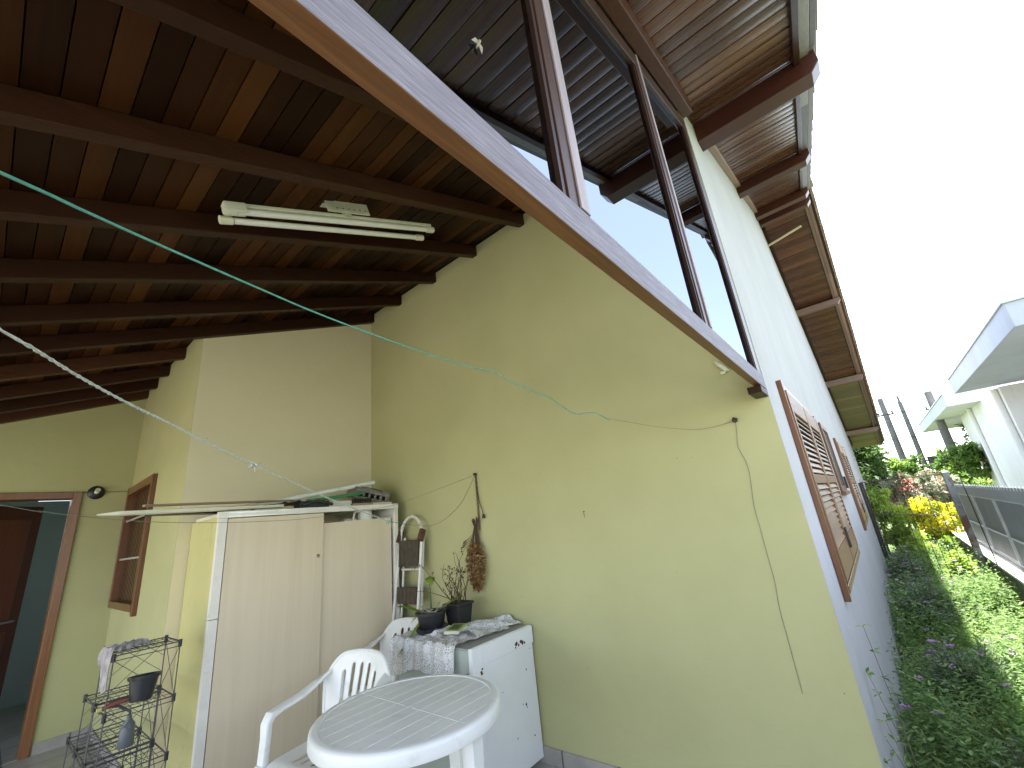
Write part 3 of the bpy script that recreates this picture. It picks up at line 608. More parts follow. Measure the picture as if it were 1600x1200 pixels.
g = MB(); g.box(WX0, WX0+.05, WYF-.012, WYF+.019, 0, .99); g.box(WX0, WX0+.05, WYF-.012, WYF+.019, .993, WZT-.041); g.box(WX1-.035, WX1+.002, WYF-.012, WYF+.019, 0, WZT-.041)
g.box(WX0-.004, WX1+.004, WYF-.014, WYF+.019, WZT-.04, WZT); wpart(g, 'frame', WFR, .002)
g = MB(); g.box(WX0+.02, WX1-.022, WYF+.02, WYB, WZT-.03, WZT-.005); wpart(g, 'top_panel', WFR)
g = MB(); g.box(WX0+.05, WX1-.036, WYF-.018, WYF-.0135, WZT-.037, WZT-.028); g.box(WX0+.05, WX1-.036, WYF-.018, WYF-.0135, WZT-.014, WZT-.005); wpart(g, 'door_rail', plain('aluminium_rail', (.80,.80,.80), .3, metal=.2))
XM = 1.60
g = MB(); g.box(WX0+.055, XM, WYF-.008, WYF+.008, .03, WZT-.045, rnd=.45); wpart(g, 'door', WLAM, .001)
g = MB()
vs = [(XM-.06,WYF+.012,.02),(WX1-.055,WYF+.012,.02),(WX1-.052,WYF+.012,1.50),(XM-.06,WYF+.012,1.492)]
g.add(vs+[(v[0],v[1]+.016,v[2]) for v in vs], [(0,1,2,3),(7,6,5,4),(0,4,5,1),(1,5,6,2),(2,6,7,3),(3,7,4,0)], rnd=.6); wpart(g, 'door', WLAM, .001)
g = MB(); disc_pts = [(.002,-.0),(.012,-.0),(.012,-.006),(.006,-.010)]
n = 14; c0 = Vector((XM-.035, WYF-.008, 1.27))
g.add([c0+Vector((r*math.cos(2*math.pi*j/n), y, r*math.sin(2*math.pi*j/n))) for r, y in disc_pts for j in range(n)], [(i*n+j,i*n+(j+1)%n,(i+1)*n+(j+1)%n,(i+1)*n+j) for i in range(3) for j in range(n)], smooth=True); wpart(g, 'knob', plain('steel', (.5,.5,.5), .25, metal=.9))
g = MB(); g.box(WX0+.02, WX1-.022, WYF+.05, WYB-.02, 1.41, 1.425); 
for z in (.5,.95): g.box(WX0+.02, WX1-.022, WYF+.05, WYB-.02, z, z+.015)
g.box(WX0+.02, WX1-.022, WYB-.02, WYB-.012, 0, WZT-.03); wpart(g, 'shelf', CRM)
# things on the inside shelf
J = empty('jug', (2.03, 3.36, 1.425), 'white plastic jug standing on the shelf inside the wardrobe top', 'jug')
g = MB(); g.lathe([(.001,0),(.055,0),(.062,.02),(.058,.10),(.052,.15),(.055,.158),(.050,.158),(.048,.14),(.052,.02),(.001,.01)], (0,0,0)); g.build('body', PLAST, J)
g = MB(); g.tube([(-.055,0,.145),(-.10,-.01,.14),(-.115,-.01,.09),(-.095,-.01,.05),(-.062,0,.04)], .009, 8); g.build('handle', PLAST, J)
g = MB(); g.box(-.09,.09,-.07,.07,0,.055); g.box(-.095,.095,-.075,.075,.055,.075,mi=1); ob = g.build('storage_box', [PLAST, REDP], bevel=.004); ob.location = (1.73,3.38,1.425); tag(ob, 'flat white box with red lid on the wardrobe inside shelf', 'box')
g = MB(); g.box(-.07,.07,-.06,.06,0,.08); g.box(-.05,.06,-.05,.05,.08,.095,mi=1); ob = g.build('storage_box', [ENAM, CARD], bevel=.004); ob.location = (1.90,3.42,1.425); tag(ob, 'white carton next to the jug on the inside shelf', 'box')

# clutter on top of the wardrobe
def thing1(mb, name, m, label, cat, loc=None, bevel=0, group=None):
    vs = [Vector(v) for v in mb.v]; c = loc or sum(vs, Vector())/len(vs); mb.v = [tuple(v-Vector(c)) for v in vs]
    ob = mb.build(name, m, None, bevel); ob.location = c; return tag(ob, label, cat, group)
g = MB(); g.tube([(1.13,3.42,1.645),(2.12,3.37,1.81)], .018, 14); thing1(g, 'pipe', PLAST, 'white plastic pipe lying slanted on top of the wardrobe clutter', 'pipe')
g = MB()
P0, P1 = Vector((.44,3.19,1.618)), Vector((1.32,3.28,1.628)); 
pr = [(-.035,.012),(-.028,-.006),(0,-.011),(.028,-.006),(.035,.012),(.031,.012),(.025,-.002),(0,-.007),(-.025,-.002),(-.031,.012)]
dP = (P1-P0).normalized(); sP = Vector((-dP.y, dP.x, 0))
vs = []; 
for t_, k in ((-.09,.15),(0,1),((P1-P0).length,1)):
    for a, b_ in pr: vs.append(P0+dP*t_+sP*a*k+Vector((0,0,b_*max(k,.3)+.004)))
n = len(pr); g.add(vs, [(i*n+j,i*n+(j+1)%n,(i+1)*n+(j+1)%n,(i+1)*n+j) for i in range(2) for j in range(n)]+[tuple(range(2*n,3*n))], smooth=False); thing1(g, 'trim_strip', PLASTY, 'long cream trim strip jutting out left over the wardrobe edge', 'strip')
g = MB(); g.bar((.55,3.25,1.667),(1.50,3.42,1.685),.04,.012,rnd=.6); thing1(g, 'batten', WRAW, 'thin brown batten lying highest on the left of the wardrobe top', 'wood strip')
g = MB(); g.bar((.66,3.33,1.641),(1.45,3.45,1.657),.07,.014,rnd=.3); thing1(g, 'batten', WRAW, 'wider dull brown batten under the thin one on the wardrobe top', 'wood strip')
g = MB(); g.bar((.60,3.28,1.618),(1.22,3.55,1.625),.12,.010,rnd=.1); thing1(g, 'plank', WBEAM, 'dark thin board sticking out over the left end of the wardrobe', 'board')
g = MB(); random.seed(11)   # crumpled plastic sheeting
nx, ny = 22, 8
for i in range(nx):
    for j in range(ny): g.v.append((1.18+.5*i/(nx-1), 3.23+.3*j/(ny-1), 1.625+.03*math.sin(math.pi*i/(nx-1))+.016*random.random()))
for i in range(nx-1):
    for j in range(ny-1): a = i*ny+j; g.f.append([a,a+ny,a+ny+1,a+1]); g.r.append(0); g.m.append(0); g.sm.append(True)
thing1(g, 'plastic_sheet', plain('dusty_sheet', (.26,.23,.19), .6, noise=.3, scale=20), 'crumpled dusty sheet on the middle of the wardrobe top', 'sheet')
g = MB(); g.bar((1.53,3.34,1.675),(1.98,3.30,1.715),.05,.014); g.tube([(1.60,3.27,1.665),(1.92,3.25,1.70)],.006,8); thing1(g, 'garden_tool', GREENP, 'green handled tool lying among the wardrobe clutter', 'tool')
g = MB(); g.box(1.44,1.66,3.25,3.36,1.612,1.66); g.tube([(1.45,3.24,1.63),(1.55,3.22,1.66),(1.68,3.24,1.63)],.012,8); thing1(g, 'tool_bag', DARKM, 'small black lump of gear at the middle of the wardrobe top edge', 'bag', bevel=.012)
g = MB(); g.box(1.64,1.90,3.26,3.36,1.612,1.655); thing1(g, 'carton', CARD, 'pale flat carton on the wardrobe top right of the black gear', 'carton', bevel=.003)
BR = empty('brush', (1.93,3.25,1.612), 'black bristled brush lying on a wood block on the wardrobe top', 'brush')
g = MB(); g.box(-.09,.09,-.03,.03,.0,.016,rnd=.6); g.build('block', WRAW, BR, .002)
g = MB()
for k in range(11): g.box(-.08+.015*k,-.073+.015*k,-.028,.02,.017,.052)
g.build('bristles', DARKM, BR)
g = MB(); g.box(2.01,2.20,3.222,3.30,1.612,1.627,rnd=.6); thing1(g, 'wood_offcut', plain('pale_offcut', (.60,.50,.38), .6), 'pale wood offcut on the right front edge of the wardrobe', 'wood')
# ridged grey plastic box, tilted
VB = empty('plastic_crate', (2.09,3.42,1.70), 'grey-brown slotted plastic crate tipped on the right end of the wardrobe', 'crate'); VB.rotation_euler = (R(8), R(14), R(-12))
g = MB(); g.box(-.15,.15,-.13,.13,-.04,-.03); g.box(-.15,-.14,-.13,.13,-.03,.045); g.box(.14,.15,-.13,.13,-.03,.045); g.box(-.14,.14,.12,.13,-.03,.045); g.box(-.14,.14,-.13,-.12,.02,.045); g.box(-.14,.14,-.13,-.12,-.03,-.015)
for k in range(6): g.box(-.135+.05*k,-.115+.05*k,-.129,-.121,-.014,.019)
g.box(-.152,.152,-.132,.132,.046,.056); g.build('shell', GRBOX, VB, .003)
g = MB(); g.tube([(-.10,-.10,.058),(-.02,-.04,.068),(.06,-.10,.062),(.12,-.02,.06)], .004, 6); g.build('cable', DARKM, VB)

# ------------------------------------------------------------------ step ladder
LD = empty('step_ladder', (2.25,3.06,0), 'folded white step ladder with dark treads leaning on the patio wall', 'ladder')
g = MB(); hw = .155; yc = 0
def lx(z): return -.06+.115*z/1.5      # leans towards the wall
def rail_pts(dx):
    pts = [(lx(0)-.07+dx, -hw-.012, 0), (lx(1.33)+dx, -hw+.012, 1.33)]
    arch = [(lx(1.33+.16*math.sin(t))+dx, (-hw+.012)*math.cos(t), 1.33+.155*math.sin(t)) for t in [math.pi*i/12 for i in range(1,12)]]
    return pts+arch+[(lx(1.33)+dx, hw-.012, 1.33), (lx(0)-.07+dx, hw+.012, 0)]
g.tube(rail_pts(-.02), .0125, 12); g.build('front_rail', METW, LD)
g = MB(); g.tube([(lx(0)+.0,-hw+.025,0),(lx(1.3)+.012,-hw+.03,1.32)],.010,10); g.tube([(lx(0)+.0,hw-.025,0),(lx(1.3)+.012,hw-.03,1.32)],.010,10)
g.tube([(lx(.35),-hw+.02,.30),(lx(.35),hw-.02,.30)],.008,8); g.tube([(lx(1.05),-hw+.02,1.075),(lx(1.05),hw-.02,1.075)],.009,8); g.build('rear_frame', METW, LD)
def tread(z0, z1, m, name='tread'):
    g = MB(); a, b_ = lx(z0)-.045, lx(z1)-.05
    g.add([(a,-hw+.03,z0),(a,hw-.03,z0),(b_-.0,hw-.03,z1),(b_-.0,-hw+.03,z1),(a+.02,-hw+.03,z0),(a+.02,hw-.03,z0),(b_+.02,hw-.03,z1),(b_+.02,-hw+.03,z1)],[(0,1,2,3),(7,6,5,4),(0,4,5,1),(1,5,6,2),(2,6,7,3),(3,7,4,0)])
    for k in range(5):
        y = -hw+.05+k*(2*hw-.1)/4; g.bar((a-.001,y,z0+.005),(b_-.001,y,z1-.005),.006,.004,(1,0,0))
    return g.build(name, m, LD, .002)
tread(1.10,1.30,TREAD,'platform'); tread(.83,.95,TREAD); tread(.55,.68,TREADR); tread(.26,.38,TREAD)
for s_ in (-1,1):
    g = MB(); g.bar((lx(1.33)-.045,s_*(hw-.008),1.285),(lx(1.33)-.01,s_*(hw-.008),1.375),.05,.03,(0,1,0)); g.build('hinge', RUST, LD, .004)
    g = MB(); g.tube([(lx(0)-.09,s_*(hw+.012),.0),(lx(0)-.088,s_*(hw+.012),.04)],.017,10); g.build('rubber_foot', BLACKP, LD)

# ------------------------------------------------------------------ old white appliance
AX0, AX1, AY0, AY1, AZ = 1.80, 2.335, 1.93, 2.62, .72
AP = empty('appliance', ((AX0+AX1)/2,(AY0+AY1)/2,0), 'old white rust-spotted appliance cabinet against the patio wall', 'appliance'); o_ = Vector(AP.location)
def apart(mb, name, m, bevel=0): 
    mb.v = [tuple(Vector(v)-o_) for v in mb.v]; return mb.build(name, m, AP, bevel)
g = MB(); g.box(AX0+.01, AX1-.01, AY0+.02, AY1, .03, AZ-.012); apart(g, 'cabinet', ENAMG, .004)
g = MB(); g.box(AX0+.004, AX1-.004, AY0+.016, AY1+.004, AZ-.011, AZ); apart(g, 'top', GREYTOP, .003)
g = MB(); g.box(AX0, AX1, AY0, AY0+.019, .03, AZ+.003); apart(g, 'door_panel', ENAM, .004)
g = MB()   # raised surround of the door
g.box(AX0+.0, AX0+.075, AY0-.010, AY0-.001, .03, AZ-.0); g.box(AX0+.0755, AX1, AY0-.010, AY0-.001, AZ-.095, AZ-.0); apart(g, 'trim', ENAM, .003)
g = MB(); random.seed(5)
def blob(cx, cz, r, y=AY0-.011):
    n = 9; P = [(cx+r*(.6+.7*random.random())*math.cos(2*math.pi*j/n), y, cz+r*(.6+.7*random.random())*math.sin(2*math.pi*j/n)) for j in range(n)]
    g.add(P+[(p[0],y+.0008,p[2]) for p in P], [tuple(range(n))]+[(j,(j+1)%n,n+(j+1)%n,n+j) for j in range(n)])
for q in ((2.17,.655,.012),(2.19,.648,.008),(2.21,.66,.010),(2.225,.652,.014),(2.245,.645,.007),(2.16,.640,.006),(1.865,.595,.011),(1.87,.612,.006)): blob(*q)
for q in ((2.25,.50,.005),(2.22,.33,.007),(2.225,.315,.004),(2.19,.34,.004),(2.30,.60,.003),(2.12,.2,.004),(2.27,.16,.005),(2.03,.45,.003)): blob(*q, y=AY0-.0012)
apart(g, 'rust_patch', RUST)
g = MB(); g.box(AX0-.004, AX0+.009, AY0+.03, AY0+.05, .585, .60); apart(g, 'hinge', METB)

# lace cloth draped over top and front-left edge
def drape():
    g = MB(); nx, ny = 46, 60; random.seed(2)
    ph = [random.random()*6 for _ in range(8)]
    for i in range(nx):
        for j in range(ny):
            u, v = i/(nx-1), j/(ny-1)
            y = AY0+.11+v*.60
            s_ = u*.62                        # distance across from over the edge
            xtop = .20 + .08*math.sin(v*5)
            fold = .007*math.sin(v*42+ph[0])+.006*math.sin(v*23+ph[1]+u*3)
            wr = .006*math.sin(u*30+v*17+ph[2])+.005*math.sin(u*13-v*37+ph[3])+.004*random.random()
            drop = .165+.03*math.sin(v*7+1)
            if s_ < drop: x = AX0-.016+fold-.012*(1-s_/drop); z = AZ+.004-(drop-s_)
            else:
                t = s_-drop; x = AX0-.012+t; z = AZ+.010+abs(wr)+(.028*max(0,math.sin(v*9+u*6))**2 if t > .12 else 0)
            x = min(x, 2.33)
            g.v.append((x, y-.10*max(0,u-.45)*(1-v), z))
    for i in range(nx-1):
        for j in range(ny-1): a = i*ny+j; g.f.append([a,a+1,a+ny+1,a+ny]); g.r.append(0); g.m.append(0); g.sm.append(True)
    return thing1(g, 'lace_cloth', LACE, 'crumpled white lace cloth draped over the appliance top', 'cloth', loc=(AX0+.2,2.3,AZ))
drape()
# bunched tulle at the wall side
g = MB(); nx, ny = 30, 18; random.seed(9)
for i in range(nx):
    for j in range(ny):
        u, v = i/(nx-1), j/(ny-1)
        g.v.append((1.96+u*.36, 2.03+v*.22+.05*math.sin(u*4), AZ+.012+.05*math.sin(math.pi*v)**.7*(.55+.3*math.sin(u*11+v*5)+.15*math.sin(u*31+v*19))+.004*random.random()))
for i in range(nx-1):
    for j in range(ny-1): a = i*ny+j; g.f.append([a,a+1,a+ny+1,a+ny]); g.r.append(0); g.m.append(0); g.sm.append(True)
thing1(g, 'lace_cloth', LACE, 'bunched up sheer white curtain at the wall side of the appliance top', 'cloth')

# pots on the appliance
ZT = AZ+.02
OP = empty('orchid_pot', (1.97,2.46,ZT), 'low black bowl pot with a green leaved orchid on the lace', 'potted plant')
g = MB(); g.lathe([(.001,.004),(.095,.004),(.105,.018),(.108,.028),(.102,.028),(.094,.012),(.001,.010)], (0,0,0)); g.build('saucer', BLACKP, OP)
g = MB(); g.lathe([(.001,.014),(.068,.014),(.078,.04),(.082,.044),(.092,.10),(.105,.104),(.106,.116),(.096,.116),(.088,.10),(.001,.095)], (0,0,0)); g.build('pot', BLACKP, OP)
g = MB(); g.lathe([(.001,.106),(.09,.102)], (0,0,0), n=18); g.build('bark', SOIL, OP)
def longleaf(g, base, dirv, L, W, droop, rnd, n=9):
    d = Vector(dirv).normalized(); p = Vector(base); hor = Vector((d.x,d.y,0));
    sd_ = Vector((-d.y,d.x,0)); sd_ = sd_.normalized() if sd_.length > .01 else Vector((1,0,0)); vs = []
    for i in range(n):
        t = i/(n-1); wv = W*math.sin(math.pi*min(1,(t*.92+.06)))**.7
        nr = sd_.cross(d).normalized()
        vs += [p-sd_*wv/2+nr*wv*.18, p.copy(), p+sd_*wv/2+nr*wv*.18]
        p = p+d*L/(n-1); d = (d+Vector((0,0,-droop/(n-1)))).normalized()
    fs = []
    for i in range(n-1):
        a = i*3; fs += [(a,a+1,a+4,a+3),(a+1,a+2,a+5,a+4)]
    g.add(vs, fs, rnd=rnd, smooth=True)
def towards(px, py, pz): return (px,py,pz)
for k, (b_, d, L, Wd, dr_, rn) in enumerate([((.02,-.03,.11),(.30,-.8,.60),.22,.062,.5,.55),((-.04,.03,.11),(-.35,.75,.55),.21,.055,.8,.4),((-.03,.03,.11),(-.75,.5,-.0),.11,.03,1.2,.9),((-.05,.02,.10),(-.8,.3,-.9),.26,.045,.1,.6)]):
    g = MB(); longleaf(g, b_, d, L, Wd, dr_, rn); g.build('leaf', ORCH, OP)
g = MB(); longleaf(g, (.0,.012,.30), (-.25,-.45,1), .12, .07, 3.6, .62); g.build('leaf', ORCH, OP)
g = MB(); g.tube([(0,0,.11),(.004,.004,.2),(0,.012,.305)],[.006,.004,.003],7); g.build('stem', ORCH, OP)
g = MB(); random.seed(21)
for k in range(16):
    a = random.random()*6.28; g.tube([(.03*math.cos(a),.03*math.sin(a),.105),(.07*math.cos(a),.07*math.sin(a),.12+.05*random.random()),(.10*math.cos(a+.5),.10*math.sin(a+.5),.11+.04*random.random())],.0025,5)
g.build('roots', plain('aerial_root', (.34,.30,.24), .8, noise=.4, scale=40), OP)
DP = empty('dry_plant_pot', (2.13,2.37,ZT-.01), 'square black pot with bare dry twiggy stems beside the orchid', 'potted plant')
g = MB()
def sqpot(g, s0, s1, h, th=.006):
    rings = [(s0,0),(s1,h),(s1+.008,h),(s1+.008,h+.016),(s1-.004,h+.016),(s1-.008,h-.02),(s0-.01,.01)]
    vs = [(a*s_,b*s_,z) for s_, z in rings for a, b in ((-1,-1),(1,-1),(1,1),(-1,1))]
    fs = [(i*4+j,i*4+(j+1)%4,(i+1)*4+(j+1)%4,(i+1)*4+j) for i in range(len(rings)-1) for j in range(4)]+[(3,2,1,0),(24,25,26,27)]
    g.add(vs, fs)
sqpot(g, .052, .068, .135); g.build('pot', BLACKP, DP, .004)
g = MB(); g.box(-.06,.06,-.06,.06,.10,.128); g.build('soil', SOIL, DP)
g = MB(); random.seed(14)
for k in range(26):
    a = random.random()*6.28; p = Vector((random.uniform(-.04,.04),random.uniform(-.04,.04),.125)); L = random.uniform(.10,.36); spread = random.uniform(.1,.9)
    if k < 3: L = .42; spread = 1.3
    d = Vector((math.cos(a)*spread*.35-.15*spread, math.sin(a)*spread*1.0, 1)).normalized(); pts = [p]; 
    n = 8
    for i in range(n):
        d = (d+Vector((random.uniform(-.22,.22),random.uniform(-.25,.25),random.uniform(-.2,.12)))).normalized(); p = p+d*L/n; p = Vector((min(p.x,.20),p.y,max(p.z,.10))); pts.append(p)
        if i > 3 and random.random() < .45:
            q = p+Vector((random.uniform(-.05,.05),random.uniform(-.05,.05),random.uniform(-.02,.05))); g.tube([p,(p+q)/2+Vector((0,0,.008)),q],[.0016,.0012,.0008],5)
            for z_ in range(2): r = q+Vector((random.uniform(-.008,.008),random.uniform(-.008,.008),random.uniform(-.012,.008))); g.tube([r-Vector((0,0,.006)),r,r+Vector((0,0,.006))],[.001,.0042,.001],5)
    g.tube(pts,[.0034-.0024*i/n for i in range(n+1)],5)
g.build('stems', STEM, DP)
g = MB(); g.box(-.07,.07,-.05,.05,0,.016); g.box(-.072,.074,-.052,.05,.0165,.0195,mi=1); g.box(-.05,.05,-.03,.03,.0198,.0212,mi=2)
ob = g.build('booklet', [CARD, plain('lime_card', (.42,.52,.16), .6), plain('olive_print', (.12,.14,.06), .6, noise=.5, scale=50)], bevel=.001); ob.location = (1.99,2.25,AZ+.03); ob.rotation_euler = (.03,-.06,R(24)); tag(ob, 'small lime green packet lying in front of the square pot', 'packet')

# dried bouquet
BQ = empty('dried_bouquet', (2.30,2.37,1.30), 'brown dried flower bouquet hanging upside down on the patio wall', 'bouquet')
g = MB(); random.seed(31)
for k in range(3): g.tube([(.04+.006*math.cos(t_*2.5+k*2.1),-.045+.006*math.sin(t_*2.5+k*2.1)*1+.0*t_,.42-.042*t_) for t_ in [i*.35 for i in range(28)]],.003,5)
g.build('twine', ROPEB, BQ)
g = MB()
for k in range(26):
    a = random.random()*6.28; r0 = .006+.012*random.random(); top = Vector((.02+r0*math.cos(a)*.6,-.03+r0*math.sin(a),.07-.03*random.random()))
    r1 = .02+.06*random.random(); bot = Vector((.0+.5*r1*math.cos(a),-.02+r1*math.sin(a),-.16-.22*random.random()))
    up_ = top+Vector((.01*math.cos(a),.02*math.sin(a),.05)); mid_ = (top+bot)/2+Vector((0,.012*math.sin(a),0))
    g.tube([up_, top, mid_, bot],[.0022,.0022,.0018,.001],5)
g.build('stems', STEM, BQ)
g = MB()
for k in range(1200):
    t_ = random.random(); z = -.06-.31*t_; r1 = .014+.072*math.sin(math.pi*min(1,t_**.8))**.7; a = random.random()*6.28; rr = r1*math.sqrt(random.random())
    p = Vector((.0+.55*rr*math.cos(a),-.02+rr*math.sin(a),z)); d = Vector((random.uniform(-1,1),random.uniform(-1,1),random.uniform(-1.2,.3)))
    g.leaf(p, d, Vector((random.uniform(-1,1),random.uniform(-1,1),random.uniform(-1,1))), random.uniform(.014,.034), random.uniform(.007,.016), random.random())
g.build('flowers', STRAW, BQ)
g = MB()
for k in range(7):
    p = Vector((-.01,.02+.012*k*.6,-.02-.012*k)); q = p+Vector((-.005,.03+.02*random.random(),-.03*random.random())); g.tube([Vector((.01,-.01,.0-.012*k)), p, q],.0014,5)
    for z_ in range(3): r = q+Vector((random.uniform(-.008,.008),random.uniform(-.01,.01),random.uniform(-.014,.01))); g.tube([r-Vector((0,0,.006)),r,r+Vector((0,0,.006))],[.001,.005,.001],5)
g.build('seed_head', STEM, BQ)
rope('twine', [(2.338,2.325,1.72),(2.338,2.318,1.62),(2.336,2.305,1.54),(2.334,2.275,1.46),(2.334,2.27,1.43)], .003, METB, 'thin dark strap with a small weight hanging beside the bouquet twine', 'strap')
g = MB(); g.tube([(0,0,.015),(0,0,.0),(0,0,-.018)],[.004,.011,.012],8); ob = g.build('weight', DARKM); ob.location = (2.334,2.268,1.42); tag(ob, 'small dark weight at the end of the strap', 'weight')

# ------------------------------------------------------------------ plastic table
TC = Vector((1.27,1.76,0)); TR, TZ = .385, .665
T = empty('plastic_table', tuple(TC), 'round white plastic garden table with grooved top', 'table')
g = MB(); n = 96
def tt(rz, n=n): return rz
prof = [(.0,.0),(.372,.0),(.376,.0035),(.396,.0035),(.404,.001),(.410,-.006),(.412,-.014),(.412,-.046),(.410,-.050),(.404,-.051),(.402,-.02),(.38,-.012),(.0,-.012)]
g.lathe([(max(r,.0005)*TR/.412, TZ+z) for r, z in prof], (0,0,0), n=n)
g.build('tabletop', PLAST, T)
g = MB(); zt = TZ+.0006
for k in range(-4, 5):
    y = k*.076; hx = math.sqrt(max(0, .345**2-y*y))
    if hx > .05: g.box(-hx, hx, y-.0016, y+.0016, TZ-.001, zt)
vs = 96
def ring(r0, r1, z):
    P = [(r*math.cos(2*math.pi*j/vs), r*math.sin(2*math.pi*j/vs), z) for r in (r0, r1) for j in range(vs)]
    g.add(P, [(j,(j+1)%vs,vs+(j+1)%vs,vs+j) for j in range(vs)])
ring(.350,.3535,zt+.0002); ring(.022,.0245,zt+.0004); ring(.0,.0003,zt)
g.box(-.0016,.0016,-.345,-.024,TZ-.001,zt+.0002); g.box(-.0016,.0016,.024,.345,TZ-.001,zt+.0002)
GRV = plain('plastic_groove', (.80,.81,.80), .4, noise=.03)
g.build('groove', GRV, T)
for k in range(4):
    a = R(12+90*k); d = Vector((math.cos(a),math.sin(a),0)); s_ = Vector((-d.y,d.x,0))
    g = MB(); pt, pb = d*.31+Vector((0,0,TZ-.015)), d*.345
    g.sweep([pt, (pt+pb)/2-d*.008, pb], [.085,.070,.05], [.055,.048,.036], s_)
    g.build('leg', PLAST, T)
# ------------------------------------------------------------------ monobloc chair (faces +x locally)
CH = empty('plastic_chair', (0,0,0), 'white plastic armchair with slotted back nearest the table', 'chair', group='white plastic armchairs')
def chair():
    sh, ah, bh, w2 = .395, .605, .79, .235
    g = MB(); nu, nv = 17, 13     # seat with slots
    def SP(u, v): return Vector((-.19+.40*v, u*(w2-.015-.02*(1-v)), sh-.018*math.cos(u*1.45)*math.sin(math.pi*min(1,v*1.05))-.03*max(0,v-.85)/.15*(1)+.012*(1-v)))
    th = .010
    for i in range(nu):
        for j in range(nv): g.v.append(tuple(SP(-1+2*i/(nu-1), j/(nv-1))))
    for i in range(nu-1):
        for j in range(nv-1):
            if i in (4,6,9,11) and 2 <= j <= 8: 
                continue
            a = i*nv+j; g.f.append([a,a+nv,a+nv+1,a+1]); g.r.append(0); g.m.append(0); g.sm.append(True)
    o = g.build('seat', PLAST, CH); m = o.modifiers.new('s','SOLIDIFY'); m.thickness = th; m.offset = -1; m = o.modifiers.new('b','SUBSURF'); m.levels = m.render_levels = 1
    # back
    g = MB(); nu, nv = 25, 15
    def BP(u, v):
        topz = bh-.035*u*u-.11*(max(0,abs(u)-.5)/.5)**2.2
        z = sh-.01+(topz-sh+.01)*v; wv = .180+.080*v**.7
        fan = u*wv; dep = -.185-.105*v+.075*(u*u)*(.35+.65*v)
        return Vector((dep, fan, z))
    for i in range(nu):
        for j in range(nv): g.v.append(tuple(BP(-1+2*i/(nu-1), j/(nv-1))))
    slots = (4,8,11,12,15,19)
    slots = (5,8,11,14,17)
    for i in range(nu-1):
        for j in range(nv-1):
            jt = 12 if i in (8,11,14) else 11
            if i in slots and 2 <= j < jt: continue
            a = i*nv+j; g.f.append([a,a+1,a+nv+1,a+nv]); g.r.append(0); g.m.append(0); g.sm.append(True)
    o = g.build('backrest', PLAST, CH); m = o.modifiers.new('s','SOLIDIFY'); m.thickness = .012; m.offset = 0; m = o.modifiers.new('b','SUBSURF'); m.levels = m.render_levels = 1
    # rim of the back
    g = MB(); pts = [BP(-1,v/10) for v in range(4,10)]+[BP(-1+2*i/24,1) for i in range(25)]+[BP(1,1-v/10) for v in range(1,7)]
    g.tube(pts, .0125, 8); g.build('back_rim', PLAST, CH)
    for s_ in (-1,1):
        g = MB()
        P = [Vector((-.228,s_*(w2-.005),.684)), Vector((-.195,s_*(w2+.012),.676)), Vector((-.135,s_*(w2+.022),.652)), Vector((-.05,s_*(w2+.028),.622)), Vector((.08,s_*(w2+.028),ah-.0)), Vector((.135,s_*(w2+.024),ah-.010)), Vector((.158,s_*(w2+.020),ah-.040)),Vector((.160,s_*(w2+.016),ah-.10)), Vector((.170,s_*(w2+.010),sh+.03)), Vector((.175,s_*(w2+.008),sh-.02))]
        g.sweep(P, [.05,.064,.068,.066,.064,.062,.060,.058,.056,.056], [.020,.022,.022,.024,.026,.034,.034,.032,.034,.036], [Vector((0,s_*.75,-.6)), Vector((0,s_*.9,-.35)), Vector((0,s_,-.1)), Vector((0,s_,0))]+[Vector((0,s_,0))]*6); g.build('armrest', PLAST, CH)
        g = MB(); g.sweep([Vector((.178,s_*(w2+.006),sh+.0)), Vector((.205,s_*(w2+.02),.2)), Vector((.235,s_*(w2+.035),0))],[.055,.05,.04],[.05,.045,.035],Vector((0,1,0))); g.build('leg', PLAST, CH)
        g = MB(); g.sweep([Vector((-.20,s_*(w2-.045),sh+.04)), Vector((-.225,s_*(w2-.02),.2)), Vector((-.27,s_*(w2+.01),0))],[.055,.05,.04],[.05,.045,.035],Vector((0,1,0))); g.build('leg', PLAST, CH)
    # apron
    g = MB(); g.sweep([Vector((.205,-w2,sh-.03)), Vector((.218,0,sh-.035)), Vector((.205,w2,sh-.03))], .012, .05, Vector((1,0,0))); g.build('apron', PLAST, CH)
chair()
c2 = copy_tree(CH); c2['label'] = 'white plastic armchair pushed behind the appliance, mostly hidden by lace'
CH.location = (1.255,2.44,0); CH.rotation_euler = (0,0,R(193)); CH.scale = (.94,.94,.94)
c2.location = (1.90,2.90,0); c2.rotation_euler = (0,0,R(190)); c2.scale = (.94,.94,.94)

